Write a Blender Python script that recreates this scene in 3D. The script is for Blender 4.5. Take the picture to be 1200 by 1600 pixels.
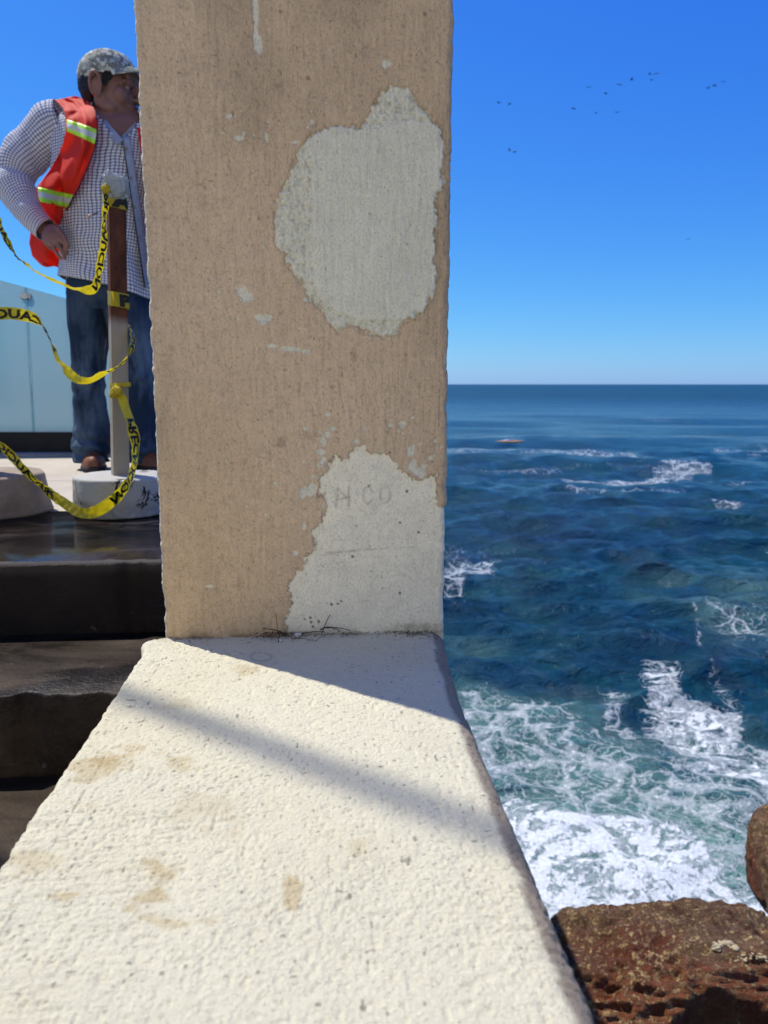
import bpy, bmesh, math, random
import numpy as np
from mathutils import Vector, Matrix

for _o in list(bpy.data.objects): bpy.data.objects.remove(_o)
S = bpy.context.scene
COL = S.collection
R = math.radians

# ------------------------------------------------------------------ camera
PITCH = R(9.46); YAW = R(4.4); F = 1200.0; CAMZ = 0.36
cd = bpy.data.cameras.new('camera'); cam = bpy.data.objects.new('camera', cd); COL.objects.link(cam)
cam.location = (0, 0, CAMZ)
cam.rotation_euler = (R(90) - PITCH, 0, -YAW)
cd.sensor_fit = 'VERTICAL'; cd.sensor_height = 24.0; cd.lens = 18.0
cd.clip_start = 0.02; cd.clip_end = 90000
cd.dof.use_dof = True; cd.dof.focus_distance = 1.0; cd.dof.aperture_fstop = 6.5
S.camera = cam

# ------------------------------------------------------------------ light
SUN_AZ = math.atan2(-0.773, 0.635)      # from +Y (forward), negative = to the left
SUN_EL = R(60)
SKY_STRENGTH = 0.10
SUN_STRENGTH = 2.8
EXPOSURE = 0.82
w = bpy.data.worlds.new('World'); S.world = w; w.use_nodes = True
nt = w.node_tree; nt.nodes.clear()
out = nt.nodes.new('ShaderNodeOutputWorld'); bg = nt.nodes.new('ShaderNodeBackground')
sky = nt.nodes.new('ShaderNodeTexSky'); sky.sky_type = 'NISHITA'; sky.sun_disc = False
sky.sun_elevation = SUN_EL; sky.sun_rotation = SUN_AZ
sky.altitude = 0; sky.air_density = 1.0; sky.dust_density = 0.25; sky.ozone_density = 8.0
# one film-like grade over the whole sky: deeper blue, softer horizon
sep = nt.nodes.new('ShaderNodeSeparateColor'); comb = nt.nodes.new('ShaderNodeCombineColor')
nt.links.new(sky.outputs[0], sep.inputs[0])
for i, (g, k) in enumerate(((1.45, .165), (1.12, .455), (.42, 2.45))):
    pw = nt.nodes.new('ShaderNodeMath'); pw.operation = 'POWER'; pw.inputs[1].default_value = g
    ml = nt.nodes.new('ShaderNodeMath'); ml.operation = 'MULTIPLY'; ml.inputs[1].default_value = k
    nt.links.new(sep.outputs[i], pw.inputs[0]); nt.links.new(pw.outputs[0], ml.inputs[0]); nt.links.new(ml.outputs[0], comb.inputs[i])
nt.links.new(comb.outputs[0], bg.inputs[0])
bg.inputs[1].default_value = SKY_STRENGTH
nt.links.new(bg.outputs[0], out.inputs[0])
sd = bpy.data.lights.new('sun', 'SUN'); sun = bpy.data.objects.new('sun', sd); COL.objects.link(sun)
sd.energy = SUN_STRENGTH; sd.angle = R(0.53); sd.color = (1.0, 0.955, 0.84)
SUNV = Vector((math.sin(SUN_AZ) * math.cos(SUN_EL), math.cos(SUN_AZ) * math.cos(SUN_EL), math.sin(SUN_EL)))
sun.rotation_euler = SUNV.to_track_quat('Z', 'Y').to_euler(); sun.location = SUNV * 20
S.view_settings.view_transform = 'Standard'; S.view_settings.look = 'None'
S.view_settings.exposure = EXPOSURE; S.view_settings.gamma = 1.0
S.view_settings.use_curve_mapping = False
S.render.engine = 'CYCLES'
S.cycles.use_denoising = True
S.cycles.max_bounces = 8; S.cycles.transparent_max_bounces = 12
S.cycles.caustics_reflective = False; S.cycles.caustics_refractive = False

# ------------------------------------------------------------------ helpers
ca, sa = math.cos(YAW), math.sin(YAW)
ct, st = math.cos(PITCH), math.sin(PITCH)
def ray(px, py):
    u = (px - 600) / F; v = (800 - py) / F
    cx, cy, cz = u, ct + v * st, -st + v * ct
    return Vector((cx * ca + cy * sa, -cx * sa + cy * ca, cz)), cy
def PD(px, py, d):                      # point at forward distance d
    r, cy = ray(px, py); s = d / cy
    return Vector((r.x * s, r.y * s, CAMZ + r.z * s))
def PZ(px, py, z):
    r, cy = ray(px, py); s = (z - CAMZ) / r.z
    return Vector((r.x * s, r.y * s, z))
def PY(px, py, y):
    r, cy = ray(px, py); s = y / r.y
    return Vector((r.x * s, y, CAMZ + r.z * s))
def project(P):                         # numpy (n,3) -> px, py of the 1200x1600 frame
    P = np.asarray(P, float)
    cx = P[:, 0] * ca - P[:, 1] * sa; cy = P[:, 0] * sa + P[:, 1] * ca; cz = P[:, 2] - CAMZ
    dep = cy * ct - cz * st; up = cy * st + cz * ct
    return 600 + F * cx / dep, 800 - F * up / dep
RIGHT = Vector((ca, -sa, 0)); FWD = Vector((sa, ca, 0)); UP = Vector((0, 0, 1))

def _hash(ix, iy, iz, seed):
    h = (ix * 374761393 + iy * 668265263 + iz * 2147483647 + seed * 1274126177) & 0xFFFFFFFF
    h = ((h ^ (h >> 13)) * 1274126177) & 0xFFFFFFFF
    h = ((h ^ (h >> 16)) * 2246822519) & 0xFFFFFFFF
    return ((h ^ (h >> 15)) & 0xFFFFFF) / float(0xFFFFFF)
def vnoise(x, y, z=0.0, seed=0):        # value noise, -1..1
    x, y, z = np.broadcast_arrays(np.asarray(x, float), np.asarray(y, float), np.asarray(z, float))
    ix, iy, iz = (np.floor(a).astype(np.int64) for a in (x, y, z))
    fx, fy, fz = x - ix, y - iy, z - iz
    fx, fy, fz = (f * f * f * (f * (f * 6 - 15) + 10) for f in (fx, fy, fz))
    r = 0
    for dx in (0, 1):
        wx = fx if dx else 1 - fx
        for dy in (0, 1):
            wy = fy if dy else 1 - fy
            for dz in (0, 1):
                wz = fz if dz else 1 - fz
                r = r + wx * wy * wz * _hash(ix + dx, iy + dy, iz + dz, seed)
    return r * 2 - 1
def fbm(x, y, z=0.0, octv=4, seed=0, gain=0.5):
    r = 0; a = 1; t = 0
    for k in range(octv):
        r = r + a * vnoise(np.asarray(x) * 2 ** k + 17.3 * k, np.asarray(y) * 2 ** k - 9.1 * k, np.asarray(z) * 2 ** k + 3.7 * k, seed + k)
        t += a; a *= gain
    return r / t
def sstep(a, b, x):
    t = np.clip((x - a) / (b - a), 0, 1); return t * t * (3 - 2 * t)
def poly_sd(X, Y, poly):                # signed distance, negative inside
    P = np.array(poly, float); n = len(P)
    d = np.full(X.shape, 1e9); inside = np.zeros(X.shape, bool)
    for i in range(n):
        ax, ay = P[i]; bx, by = P[(i + 1) % n]
        ex, ey = bx - ax, by - ay
        t = np.clip(((X - ax) * ex + (Y - ay) * ey) / (ex * ex + ey * ey + 1e-12), 0, 1)
        d = np.minimum(d, np.hypot(X - ax - t * ex, Y - ay - t * ey))
        c = ((ay > Y) != (by > Y)) & (X < (bx - ax) * (Y - ay) / (by - ay + 1e-12) + ax)
        inside ^= c
    return np.where(inside, -d, d)

def tag(o, label=None, cat=None, group=None, kind=None):
    if label: o['label'] = label
    if cat: o['category'] = cat
    if group: o['group'] = group
    if kind: o['kind'] = kind
    return o
def link(name, me, mat=None, parent=None):
    o = bpy.data.objects.new(name, me); COL.objects.link(o)
    if mat is not None:
        for m in (mat if isinstance(mat, (list, tuple)) else [mat]): me.materials.append(m)
    if parent is not None:
        o.parent = parent
        o.matrix_parent_inverse = parent.matrix_world.inverted() if False else Matrix.Translation(-Vector(parent.location)) 
    return o
def empty(name, loc, label, cat, group=None):
    o = bpy.data.objects.new(name, None); COL.objects.link(o); o.location = loc
    o.empty_display_size = 0.05
    return tag(o, label, cat, group)
def mesh_np(name, V, Fc, smooth=True, colors=None, uvs=None):
    V = np.asarray(V, np.float32); Fc = np.asarray(Fc, np.int32)
    k = Fc.shape[1]
    me = bpy.data.meshes.new(name)
    me.vertices.add(len(V)); me.vertices.foreach_set('co', V.ravel())
    me.loops.add(Fc.size); me.loops.foreach_set('vertex_index', Fc.ravel())
    me.polygons.add(len(Fc))
    me.polygons.foreach_set('loop_start', np.arange(0, Fc.size, k, dtype=np.int32))
    me.polygons.foreach_set('loop_total', np.full(len(Fc), k, np.int32))
    me.update(calc_edges=True)
    if smooth: me.polygons.foreach_set('use_smooth', np.ones(len(Fc), bool))
    if colors:
        for nm, C in colors.items():
            C = np.asarray(C, np.float32)
            if C.ndim == 1: C = np.stack([C, C, C], 1)
            C4 = np.concatenate([C, np.ones((len(C), 1), np.float32)], 1)
            at = me.color_attributes.new(nm, 'FLOAT_COLOR', 'POINT'); at.data.foreach_set('color', C4.ravel())
    if uvs is not None:
        uv = me.uv_layers.new(name='UVMap'); uv.data.foreach_set('uv', np.asarray(uvs, np.float32)[Fc.ravel()].ravel())
    me.validate(); me.update()
    return me
def grid_faces(nr, nc, close=False):
    r = np.arange(nr - 1)[:, None]; c = np.arange(nc if close else nc - 1)[None, :]
    c2 = (c + 1) % nc
    a = r * nc + c; b = r * nc + c2; d = (r + 1) * nc + c; e = (r + 1) * nc + c2
    return np.stack([a, b, e, d], -1).reshape(-1, 4)
def box_bm(bm, lo, hi, bevel=0.0, seg=2):
    r = bmesh.ops.create_cube(bm, size=1.0)
    lo, hi = Vector(lo), Vector(hi)
    for v in r['verts']: v.co = Vector(((v.co.x + .5) * (hi.x - lo.x) + lo.x, (v.co.y + .5) * (hi.y - lo.y) + lo.y, (v.co.z + .5) * (hi.z - lo.z) + lo.z))
    if bevel:
        es = {e for v in r['verts'] for e in v.link_edges}
        bmesh.ops.bevel(bm, geom=list(es), offset=bevel, segments=seg, affect='EDGES', profile=.5)
def from_bm(name, bm, mat, parent=None, smooth=False):
    bmesh.ops.recalc_face_normals(bm, faces=bm.faces[:])
    me = bpy.data.meshes.new(name); bm.to_mesh(me); bm.free()
    if smooth: me.polygons.foreach_set('use_smooth', np.ones(len(me.polygons), bool))
    return link(name, me, mat, parent)
def box(name, lo, hi, mat, parent=None, bevel=0.004):
    bm = bmesh.new(); box_bm(bm, lo, hi, bevel); return from_bm(name, bm, mat, parent)
def catmull(P, n):
    P = [np.asarray(p, float) for p in P]; P = [2 * P[0] - P[1]] + P + [2 * P[-1] - P[-2]]
    out = []
    for i in range(1, len(P) - 2):
        for t in np.linspace(0, 1, n, endpoint=False):
            a, b, c, d = P[i - 1], P[i], P[i + 1], P[i + 2]
            out.append(.5 * (2 * b + (c - a) * t + (2 * a - 5 * b + 4 * c - d) * t * t + (3 * b - a - 3 * c + d) * t ** 3))
    out.append(P[-2]); return np.array(out)
def tube(pts, radii, seg=10):           # closed tube V, F (quads + caps as degenerate quads)
    pts = np.asarray(pts, float); n = len(pts); radii = np.broadcast_to(np.asarray(radii, float), (n,))
    T = np.gradient(pts, axis=0); T /= np.linalg.norm(T, axis=1)[:, None] + 1e-12
    up = np.array([0, 0, 1.0]) if abs(T[0, 2]) < .9 else np.array([1.0, 0, 0])
    V = []
    for i in range(n):
        b = np.cross(T[i], up); b /= np.linalg.norm(b) + 1e-12; nn = np.cross(b, T[i]); up = nn
        for k in range(seg):
            a = 2 * math.pi * k / seg; V.append(pts[i] + radii[i] * (math.cos(a) * b + math.sin(a) * nn))
    return np.array(V), grid_faces(n, seg, True)
def tube_obj(name, pts, radii, mat, parent=None, seg=10):
    V, Fc = tube(pts, radii, seg); me = mesh_np(name, V, Fc)
    bm = bmesh.new(); bm.from_mesh(me); bmesh.ops.holes_fill(bm, edges=bm.edges[:], sides=0); bm.to_mesh(me); bm.free()
    me.polygons.foreach_set('use_smooth', np.ones(len(me.polygons), bool))
    return link(name, me, mat, parent)

# ------------------------------------------------------------------ materials
class NT:
    def __init__(s, name):
        s.m = bpy.data.materials.new(name); s.m.use_nodes = True; s.t = s.m.node_tree; s.t.nodes.clear()
        s.o = s.t.nodes.new('ShaderNodeOutputMaterial')
    def n(s, typ, **kw):
        nd = s.t.nodes.new('ShaderNode' + typ)
        for k, v in kw.items():
            if k in nd.inputs.keys() if not k.startswith('_') else False: s.set(nd.inputs[k], v)
            elif k.startswith('_'): setattr(nd, k[1:], v)
        return nd
    def set(s, sock, v):
        if hasattr(v, 'is_output') or isinstance(v, bpy.types.NodeSocket): s.t.links.new(v, sock)
        else: sock.default_value = v
    def L(s, a, b): s.t.links.new(a, b)
    def obj(s): return s.n('TexCoord').outputs['Object']
    def mapping(s, vec, scale=(1, 1, 1), rot=(0, 0, 0)):
        m = s.n('Mapping'); s.L(vec, m.inputs['Vector']); m.inputs['Scale'].default_value = scale; m.inputs['Rotation'].default_value = rot; return m.outputs[0]
    def noise(s, vec, scale, detail=4, rough=.5, dist=0.0):
        n = s.n('TexNoise'); s.L(vec, n.inputs['Vector']); n.inputs['Scale'].default_value = scale
        n.inputs['Detail'].default_value = detail; n.inputs['Roughness'].default_value = rough; n.inputs['Distortion'].default_value = dist; return n.outputs['Fac']
    def ramp(s, fac, stops, interp='LINEAR'):
        r = s.n('ValToRGB'); s.L(fac, r.inputs[0]); r.color_ramp.interpolation = interp
        el = r.color_ramp.elements
        while len(el) > 1: el.remove(el[-1])
        for i, (p, c) in enumerate(stops):
            e = el[0] if i == 0 else el.new(p)
            e.position = p; e.color = (c, c, c, 1) if not hasattr(c, '__len__') else (*c, 1)
        return r.outputs[0]
    def mix(s, fac, a, b, mode='MIX'):
        m = s.n('MixRGB'); m.blend_type = mode
        for i, v in enumerate((fac, a, b)):
            if isinstance(v, bpy.types.NodeSocket): s.L(v, m.inputs[i])
            else: m.inputs[i].default_value = v if i == 0 else ((*v, 1) if len(v) == 3 else v)
        return m.outputs[0]
    def math(s, op, a, b=0.0, c=0.0, clamp=False):
        m = s.n('Math'); m.operation = op; m.use_clamp = clamp
        for i, v in enumerate((a, b, c)):
            if isinstance(v, bpy.types.NodeSocket): s.L(v, m.inputs[i])
            else: m.inputs[i].default_value = v
        return m.outputs[0]
    def attr(s, name): a = s.n('Attribute'); a.attribute_name = name; return a
    def bump(s, h, strength=.5, dist=.002, normal=None):
        b = s.n('Bump'); s.L(h, b.inputs['Height']); b.inputs['Strength'].default_value = strength; b.inputs['Distance'].default_value = dist
        if normal is not None: s.L(normal, b.inputs['Normal'])
        return b.outputs[0]
    def pbr(s, color, rough=.8, normal=None, spec=.3, metal=0.0, ior=None, link=True):
        p = s.n('BsdfPrincipled')
        for k, v in (('Base Color', color), ('Roughness', rough), ('Metallic', metal), ('Specular IOR Level', spec)):
            if isinstance(v, bpy.types.NodeSocket): s.L(v, p.inputs[k])
            else: p.inputs[k].default_value = (*v, 1) if k == 'Base Color' else v
        if ior: p.inputs['IOR'].default_value = ior
        if normal is not None: s.L(normal, p.inputs['Normal'])
        if link: s.L(p.outputs[0], s.o.inputs[0])
        return p
def mat_grain(name, c1, c2, scale=30, rough=.8, bump=.4, dist=.002, spec=.3, fine=200, metal=0.0):
    t = NT(name); v = t.obj()
    a = t.noise(v, scale, 6, .6); b = t.noise(v, fine, 4, .6)
    col = t.mix(t.ramp(a, [(.35, 0), (.65, 1)]), c1, c2)
    col = t.mix(.25, col, t.ramp(b, [(.3, .25), (.7, 1.0)]), 'MULTIPLY')
    t.pbr(col, rough, t.bump(t.math('ADD', a, b), bump, dist), spec, metal)
    return t.m
# ------------------------------------------------------------------ sea
SEA = CAMZ - 7.0
def build_sea():
    H = 7.0
    # radial distances uniform in view angle; azimuths dense across the visible wedge
    ang = np.concatenate([[.0004, .0009, .0016, .0024, .0035], np.linspace(.0048, R(46), 760)])
    rad = (H / np.tan(ang))[::-1]; rad = np.concatenate([[2.0, 4.0], rad[rad > 6.0]])
    az = np.concatenate([np.linspace(R(-180), R(3), 90, endpoint=False), np.linspace(R(3), R(36), 480, endpoint=False), np.linspace(R(36), R(180), 70, endpoint=False)])
    Rr, A = np.meshgrid(rad, az, indexing='ij')
    X = Rr * np.sin(A); Y = Rr * np.cos(A)
    drad = np.maximum(np.gradient(rad), rad * R(.07))[:, None] * np.ones_like(A)
    rng = np.random.RandomState(5)
    Z = np.zeros_like(X); DX = np.zeros_like(X); DY = np.zeros_like(X)
    for i in range(120):
        lam = 0.35 * (34 / .35) ** (i / 119.0)
        th = R(195) + rng.normal(0, R(30) if lam < 9 else R(11))     # travelling toward the shore, roughly -Y
        kx, ky = math.sin(th), math.cos(th); k = 2 * math.pi / lam
        amp = 0.0072 * lam ** .95 * (1.0 if lam < 6 else .62) * rng.uniform(.5, 1.4)
        fade = np.clip((lam / drad - 2.0) / 3.0, 0, 1)
        near = np.clip((Rr - 6) / 14, .35, 1); amp *= .60 if lam > 7 else (1.0 if lam > 4 else 1.5)
        ph = k * (X * kx + Y * ky) + rng.uniform(0, 6.28)
        a = amp * fade * near
        Z += a * np.sin(ph); DX -= a * .8 * kx * -np.cos(ph); DY -= a * .8 * ky * -np.cos(ph)
    V = np.stack([X + DX, Y + DY, SEA + Z], -1).reshape(-1, 3)
    flat = np.stack([X, Y, np.full_like(X, SEA)], -1).reshape(-1, 3)
    px, py = project(flat)
    x, y = flat[:, 0], flat[:, 1]
    vis = (y > 2) & (px > 500) & (px < 1500)
    px = np.where(vis, px, 3000); py = np.where(vis, py, 600)
    wob = fbm(x * .5, y * .5, 0, 4, 11)
    def blob(poly, soft, amp):          # places where the photo shows white water, fixed on the sea surface
        return sstep(soft, -soft, poly_sd(px, py, poly) + wob * soft * 1.6) * amp
    foam = np.zeros(len(x)); milk = np.zeros(len(x))
    whites = [
        ([(690, 1262), (800, 1262), (880, 1275), (1000, 1300), (1080, 1330), (1140, 1380), (1300, 1400), (1300, 1700), (690, 1700)], 40, .81),
        ([(700, 1100), (760, 1078), (850, 1095), (905, 1150), (980, 1230), (1090, 1310), (1000, 1330), (700, 1330)], 36, .50),
        ([(1020, 1035), (1048, 1036), (1062, 1070), (1100, 1100), (1150, 1110), (1140, 1170), (1300, 1200), (1300, 1275), (1180, 1262), (1110, 1215), (1065, 1160), (1010, 1110)], 18, .68),
        ([(1060, 1200), (1300, 1250), (1300, 1420), (1140, 1380), (1050, 1290)], 40, .52),
        ([(1075, 950), (1095, 965), (1130, 1050), (1160, 1085), (1140, 1092), (1105, 1045)], 10, .42),
        ([(690, 872), (760, 872), (765, 888), (725, 900), (722, 935), (690, 935)], 12, .48),
        ([(850, 738), (930, 743), (1000, 742), (1090, 724), (1115, 732), (1030, 748), (900, 749)], 2, .50),
        ([(1020, 728), (1085, 726), (1100, 733), (1080, 740), (1020, 740)], 2, .42),
        ([(690, 700), (800, 702), (900, 703), (985, 712), (1000, 722), (930, 718), (800, 711), (690, 708)], 3, .34),
        ([(880, 770), (1000, 772), (1070, 774), (1000, 780), (900, 778)], 4, .42),
        ([(1110, 790), (1160, 797), (1130, 802)], 4, .5),
        ([(980, 870), (1110, 920), (1300, 900), (1300, 1050), (1120, 1040), (1060, 960)], 40, .14),
        ([(1100, 950), (1200, 960), (1200, 990), (1130, 985)], 16, .38),
        ([(1110, 700), (1200, 698), (1200, 712), (1120, 708)], 5, .36),
        ([(930, 1060), (955, 1060), (975, 1120), (1010, 1180), (990, 1190), (950, 1130)], 12, .30),
    ]
    for p, s_, a in whites: foam = np.maximum(foam, blob(p, s_, a))
    milks = [
        ([(690, 1230), (900, 1250), (1100, 1300), (1300, 1350), (1300, 1700), (690, 1700)], 60, 1.0),
        ([(690, 1060), (780, 1070), (900, 1100), (1000, 1230), (1100, 1320), (690, 1330)], 60, .72),
        ([(1040, 930), (1300, 880), (1300, 1020), (1100, 1000)], 50, .42),
        ([(690, 1000), (760, 1030), (760, 1100), (690, 1100)], 50, .35),
        ([(1080, 1150), (1300, 1180), (1300, 1400), (1100, 1300)], 50, .45),
    ]
    for p, s_, a in milks: milk = np.maximum(milk, blob(p, s_, a))
    near = sstep(300, 20, np.hypot(x, y))
    rnd = sstep(.28, .55, fbm(x * .06, y * .22, 0, 4, 31)) * .30 * near * (py < 1000)
    foam = np.maximum(foam, rnd * (px > 600))
    Zf = Z.reshape(-1) + 0
    V[:, 2] += foam * .03 * (fbm(x * 3, y * 3, 0, 3, 9)) * (np.hypot(x, y) < 30)
    me = mesh_np('sea', V, grid_faces(len(rad), len(az), True)[:, ::-1], True, {'foam': foam, 'milk': milk, 'far': sstep(25, 500, np.hypot(x, y))})
    t = NT('sea_water'); v = t.obj()
    fo = t.attr('foam').outputs['Fac']; mi = t.attr('milk').outputs['Fac']
    big = t.noise(v, .035, 4, .6, .5); mid = t.noise(v, .35, 5, .6, .6)
    deep = t.mix(t.ramp(big, [(.35, 0), (.65, 1)]), (.003, .030, .060), (.004, .056, .086))
    deep = t.mix(t.ramp(mid, [(.42, 0), (.75, 1)]), deep, (.007, .066, .076))
    milky = t.mix(t.ramp(mid, [(.3, 0), (.7, 1)]), (.070, .175, .145), (.15, .27, .22))
    col = t.mix(mi, deep, milky)
    # lace: warped cell edges at two sizes, thicker as the density rises
    wn = t.n('TexNoise'); t.L(v, wn.inputs['Vector']); wn.inputs['Scale'].default_value = 1.1; wn.inputs['Detail'].default_value = 5
    wv = t.n('VectorMath'); wv.operation = 'SUBTRACT'; t.L(wn.outputs['Color'], wv.inputs[0]); wv.inputs[1].default_value = (.5, .5, .5)
    ws = t.n('VectorMath'); ws.operation = 'SCALE'; t.L(wv.outputs[0], ws.inputs[0]); ws.inputs['Scale'].default_value = 1.5
    wa = t.n('VectorMath'); t.L(v, wa.inputs[0]); t.L(ws.outputs[0], wa.inputs[1]); wvv = wa.outputs[0]
    st_ = t.mapping(wvv, (1.0, .62, 1.0), (0, 0, R(-24)))
    def cells(scale):
        c = t.n('TexVoronoi'); c.feature = 'DISTANCE_TO_EDGE'; t.L(st_, c.inputs['Vector']); c.inputs['Scale'].default_value = scale; return c.outputs['Distance']
    d1 = cells(1.05); d2 = cells(4.2)
    n1 = t.noise(wvv, 3.2, 7, .68, .4); n2 = t.noise(v, 14, 5, .7, .6)
    # width grows with density
    wid = t.math('MULTIPLY', t.math('POWER', fo, 1.6), .34)
    wid = t.math('MULTIPLY', wid, t.ramp(n1, [(.3, .15), (.65, 1.5)]))
    lace1 = t.math('SUBTRACT', 1.0, t.math('DIVIDE', d1, t.math('ADD', wid, .004)), clamp=True)
    lace2 = t.math('SUBTRACT', 1.0, t.math('DIVIDE', d2, t.math('ADD', t.math('MULTIPLY', wid, .9), .004)), clamp=True)
    thr = t.math('SUBTRACT', 1.02, t.math('MULTIPLY', fo, .62))
    sol = t.math('MULTIPLY', t.math('SUBTRACT', t.math('ADD', n1, t.math('MULTIPLY', n2, .28)), t.math('SUBTRACT', thr, .02)), 9.0, clamp=True)
    f = t.math('MAXIMUM', t.math('MULTIPLY', t.math('MAXIMUM', lace1, t.math('MULTIPLY', lace2, .8)), t.ramp(n2, [(.3, .35), (.6, 1.0)])), sol)
    gate = t.ramp(fo, [(.08, 0), (.26, 1)])
    f = t.math('MULTIPLY', f, gate, clamp=True)
    foam_c = t.mix(t.ramp(n2, [(.3, 0), (.7, 1)]), (.60, .65, .62), (.84, .85, .82))
    # rippled surface
    r1 = t.noise(t.mapping(v, (1, 1.5, 1), (0, 0, R(12))), 1.1, 6, .62, .6); r2 = t.noise(t.mapping(v, (1, 1.6, 1)), 5.5, 5, .6, .5); r3 = t.noise(v, .16, 4, .6)
    nb = t.bump(r1, 1.0, .50); nb = t.bump(r2, .8, .07, nb); nb = t.bump(r3, .4, 1.6, nb)
    far = t.attr('far').outputs['Fac']; wsh = t.pbr(col, t.math('ADD', .09, t.math('MULTIPLY', far, .34)), nb, .5, 0, 1.33, link=False); wsh.inputs['Specular Tint'].default_value = (.66, .92, 1, 1)
    fsh = t.pbr(foam_c, .75, t.bump(t.math('ADD', f, n2), .8, .06, None), .2, link=False)
    mx = t.n('MixShader'); t.L(f, mx.inputs[0]); t.L(wsh.outputs[0], mx.inputs[1]); t.L(fsh.outputs[0], mx.inputs[2]); t.L(mx.outputs[0], t.o.inputs[0])
    tag(link('sea', me, t.m), kind='structure')
build_sea()

# ------------------------------------------------------------------ stairs, platform, sea wall
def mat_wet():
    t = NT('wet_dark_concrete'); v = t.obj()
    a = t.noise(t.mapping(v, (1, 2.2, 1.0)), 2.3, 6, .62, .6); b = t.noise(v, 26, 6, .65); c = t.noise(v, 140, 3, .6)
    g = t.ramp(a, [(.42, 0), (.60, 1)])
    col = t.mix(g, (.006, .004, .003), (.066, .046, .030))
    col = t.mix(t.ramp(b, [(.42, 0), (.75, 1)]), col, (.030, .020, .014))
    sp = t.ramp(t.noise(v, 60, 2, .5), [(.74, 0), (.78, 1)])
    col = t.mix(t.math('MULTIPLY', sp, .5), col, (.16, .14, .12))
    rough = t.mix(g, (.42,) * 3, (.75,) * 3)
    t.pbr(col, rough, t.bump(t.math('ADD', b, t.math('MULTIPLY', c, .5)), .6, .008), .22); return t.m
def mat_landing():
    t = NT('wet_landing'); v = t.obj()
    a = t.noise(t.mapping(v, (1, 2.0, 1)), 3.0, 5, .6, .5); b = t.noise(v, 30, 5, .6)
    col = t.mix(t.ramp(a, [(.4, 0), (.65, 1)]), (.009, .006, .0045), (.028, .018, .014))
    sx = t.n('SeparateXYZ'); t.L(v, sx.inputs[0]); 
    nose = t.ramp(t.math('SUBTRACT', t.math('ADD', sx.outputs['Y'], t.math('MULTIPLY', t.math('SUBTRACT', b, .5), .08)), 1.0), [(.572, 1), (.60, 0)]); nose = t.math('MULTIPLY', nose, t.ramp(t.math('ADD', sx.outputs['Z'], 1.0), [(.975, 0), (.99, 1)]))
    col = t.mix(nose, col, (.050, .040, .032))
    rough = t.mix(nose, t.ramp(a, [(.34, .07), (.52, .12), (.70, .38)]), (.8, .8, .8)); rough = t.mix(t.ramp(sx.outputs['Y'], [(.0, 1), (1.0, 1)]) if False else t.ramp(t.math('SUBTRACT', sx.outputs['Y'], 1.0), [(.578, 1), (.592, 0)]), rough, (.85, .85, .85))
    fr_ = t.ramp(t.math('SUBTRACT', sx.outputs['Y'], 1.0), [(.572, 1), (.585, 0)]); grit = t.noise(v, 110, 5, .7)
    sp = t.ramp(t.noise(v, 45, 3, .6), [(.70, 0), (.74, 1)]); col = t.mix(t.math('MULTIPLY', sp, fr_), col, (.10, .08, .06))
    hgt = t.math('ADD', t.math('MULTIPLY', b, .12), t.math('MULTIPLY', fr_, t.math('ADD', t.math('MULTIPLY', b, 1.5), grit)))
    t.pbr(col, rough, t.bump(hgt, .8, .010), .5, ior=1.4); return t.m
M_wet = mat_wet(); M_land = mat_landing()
M_floor = mat_grain('pale_concrete_floor', (.50, .43, .34), (.60, .53, .43), 3, .8, .2, .002, .3, 90)
M_curb = mat_grain('grey_curb_concrete', (.30, .27, .22), (.40, .36, .30), 5, .8, .2)
M_seawall = mat_grain('sea_wall_concrete', (.20, .18, .15), (.32, .29, .25), 2, .9, .5, .01)
XL, XR = -3.2, .118
def slab(name, lo, hi, mat, nx=300, ny=40, amp=.0022, nose=.006):
    # slab with worn, slightly uneven surface: a displaced, rounded box
    bm = bmesh.new(); box_bm(bm, lo, hi, 0)
    long = [e for e in bm.edges if abs(e.verts[0].co.x - e.verts[1].co.x) > 1e-4]
    bmesh.ops.subdivide_edges(bm, edges=long, cuts=nx)
    top = [e for e in bm.edges if e.verts[0].co.z > hi[2] - 1e-4 and e.verts[1].co.z > hi[2] - 1e-4 and abs(e.verts[0].co.x - e.verts[1].co.x) > 1e-4 and e.verts[0].co.y < lo[1] + 1e-4]
    bmesh.ops.bevel(bm, geom=top, offset=nose, segments=4, affect='EDGES', profile=.5)
    P = np.array([v.co[:] for v in bm.verts]); n = fbm(P[:, 0] * 9, P[:, 2] * 9, P[:, 1] * 9, 5, 3, .6); fr = P[:, 1] < lo[1] + .05; tp = P[:, 2] > hi[2] - .05
    chip = np.minimum(0, fbm(P[:, 0] * 22, 5 + hi[2] * 7, 0, 3, 12) + .18) * .05
    P[:, 1] += np.where(fr, n * amp * 2 - chip * tp, 0); P[:, 2] += np.where(fr & tp & (P[:, 1] < lo[1] + .004), fbm(P[:, 0] * 9, 3, 1, 5, 8) * amp + chip * .5, 0)
    for v, p in zip(bm.verts, P): v.co = p
    return tag(from_bm(name, bm, mat, None, True), kind='structure')
Z1, Z2, Z3 = -.145, -.285, -.425
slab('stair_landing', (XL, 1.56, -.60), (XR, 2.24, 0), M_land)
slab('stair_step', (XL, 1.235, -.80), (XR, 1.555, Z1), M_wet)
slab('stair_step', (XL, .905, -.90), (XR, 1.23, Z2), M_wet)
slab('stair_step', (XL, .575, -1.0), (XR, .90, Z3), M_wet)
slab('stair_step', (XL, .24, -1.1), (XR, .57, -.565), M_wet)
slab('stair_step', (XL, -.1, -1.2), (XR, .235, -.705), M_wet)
slab('fill_walkway', (-9, -2.395, -1.3), (XR, -.105, -1.15), mat_grain('white_fill_floor', (.74, .69, .58), (.80, .75, .64), 3, .8, .2))  # added unseen floor, kept white to bounce sunlight up into the shade
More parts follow.
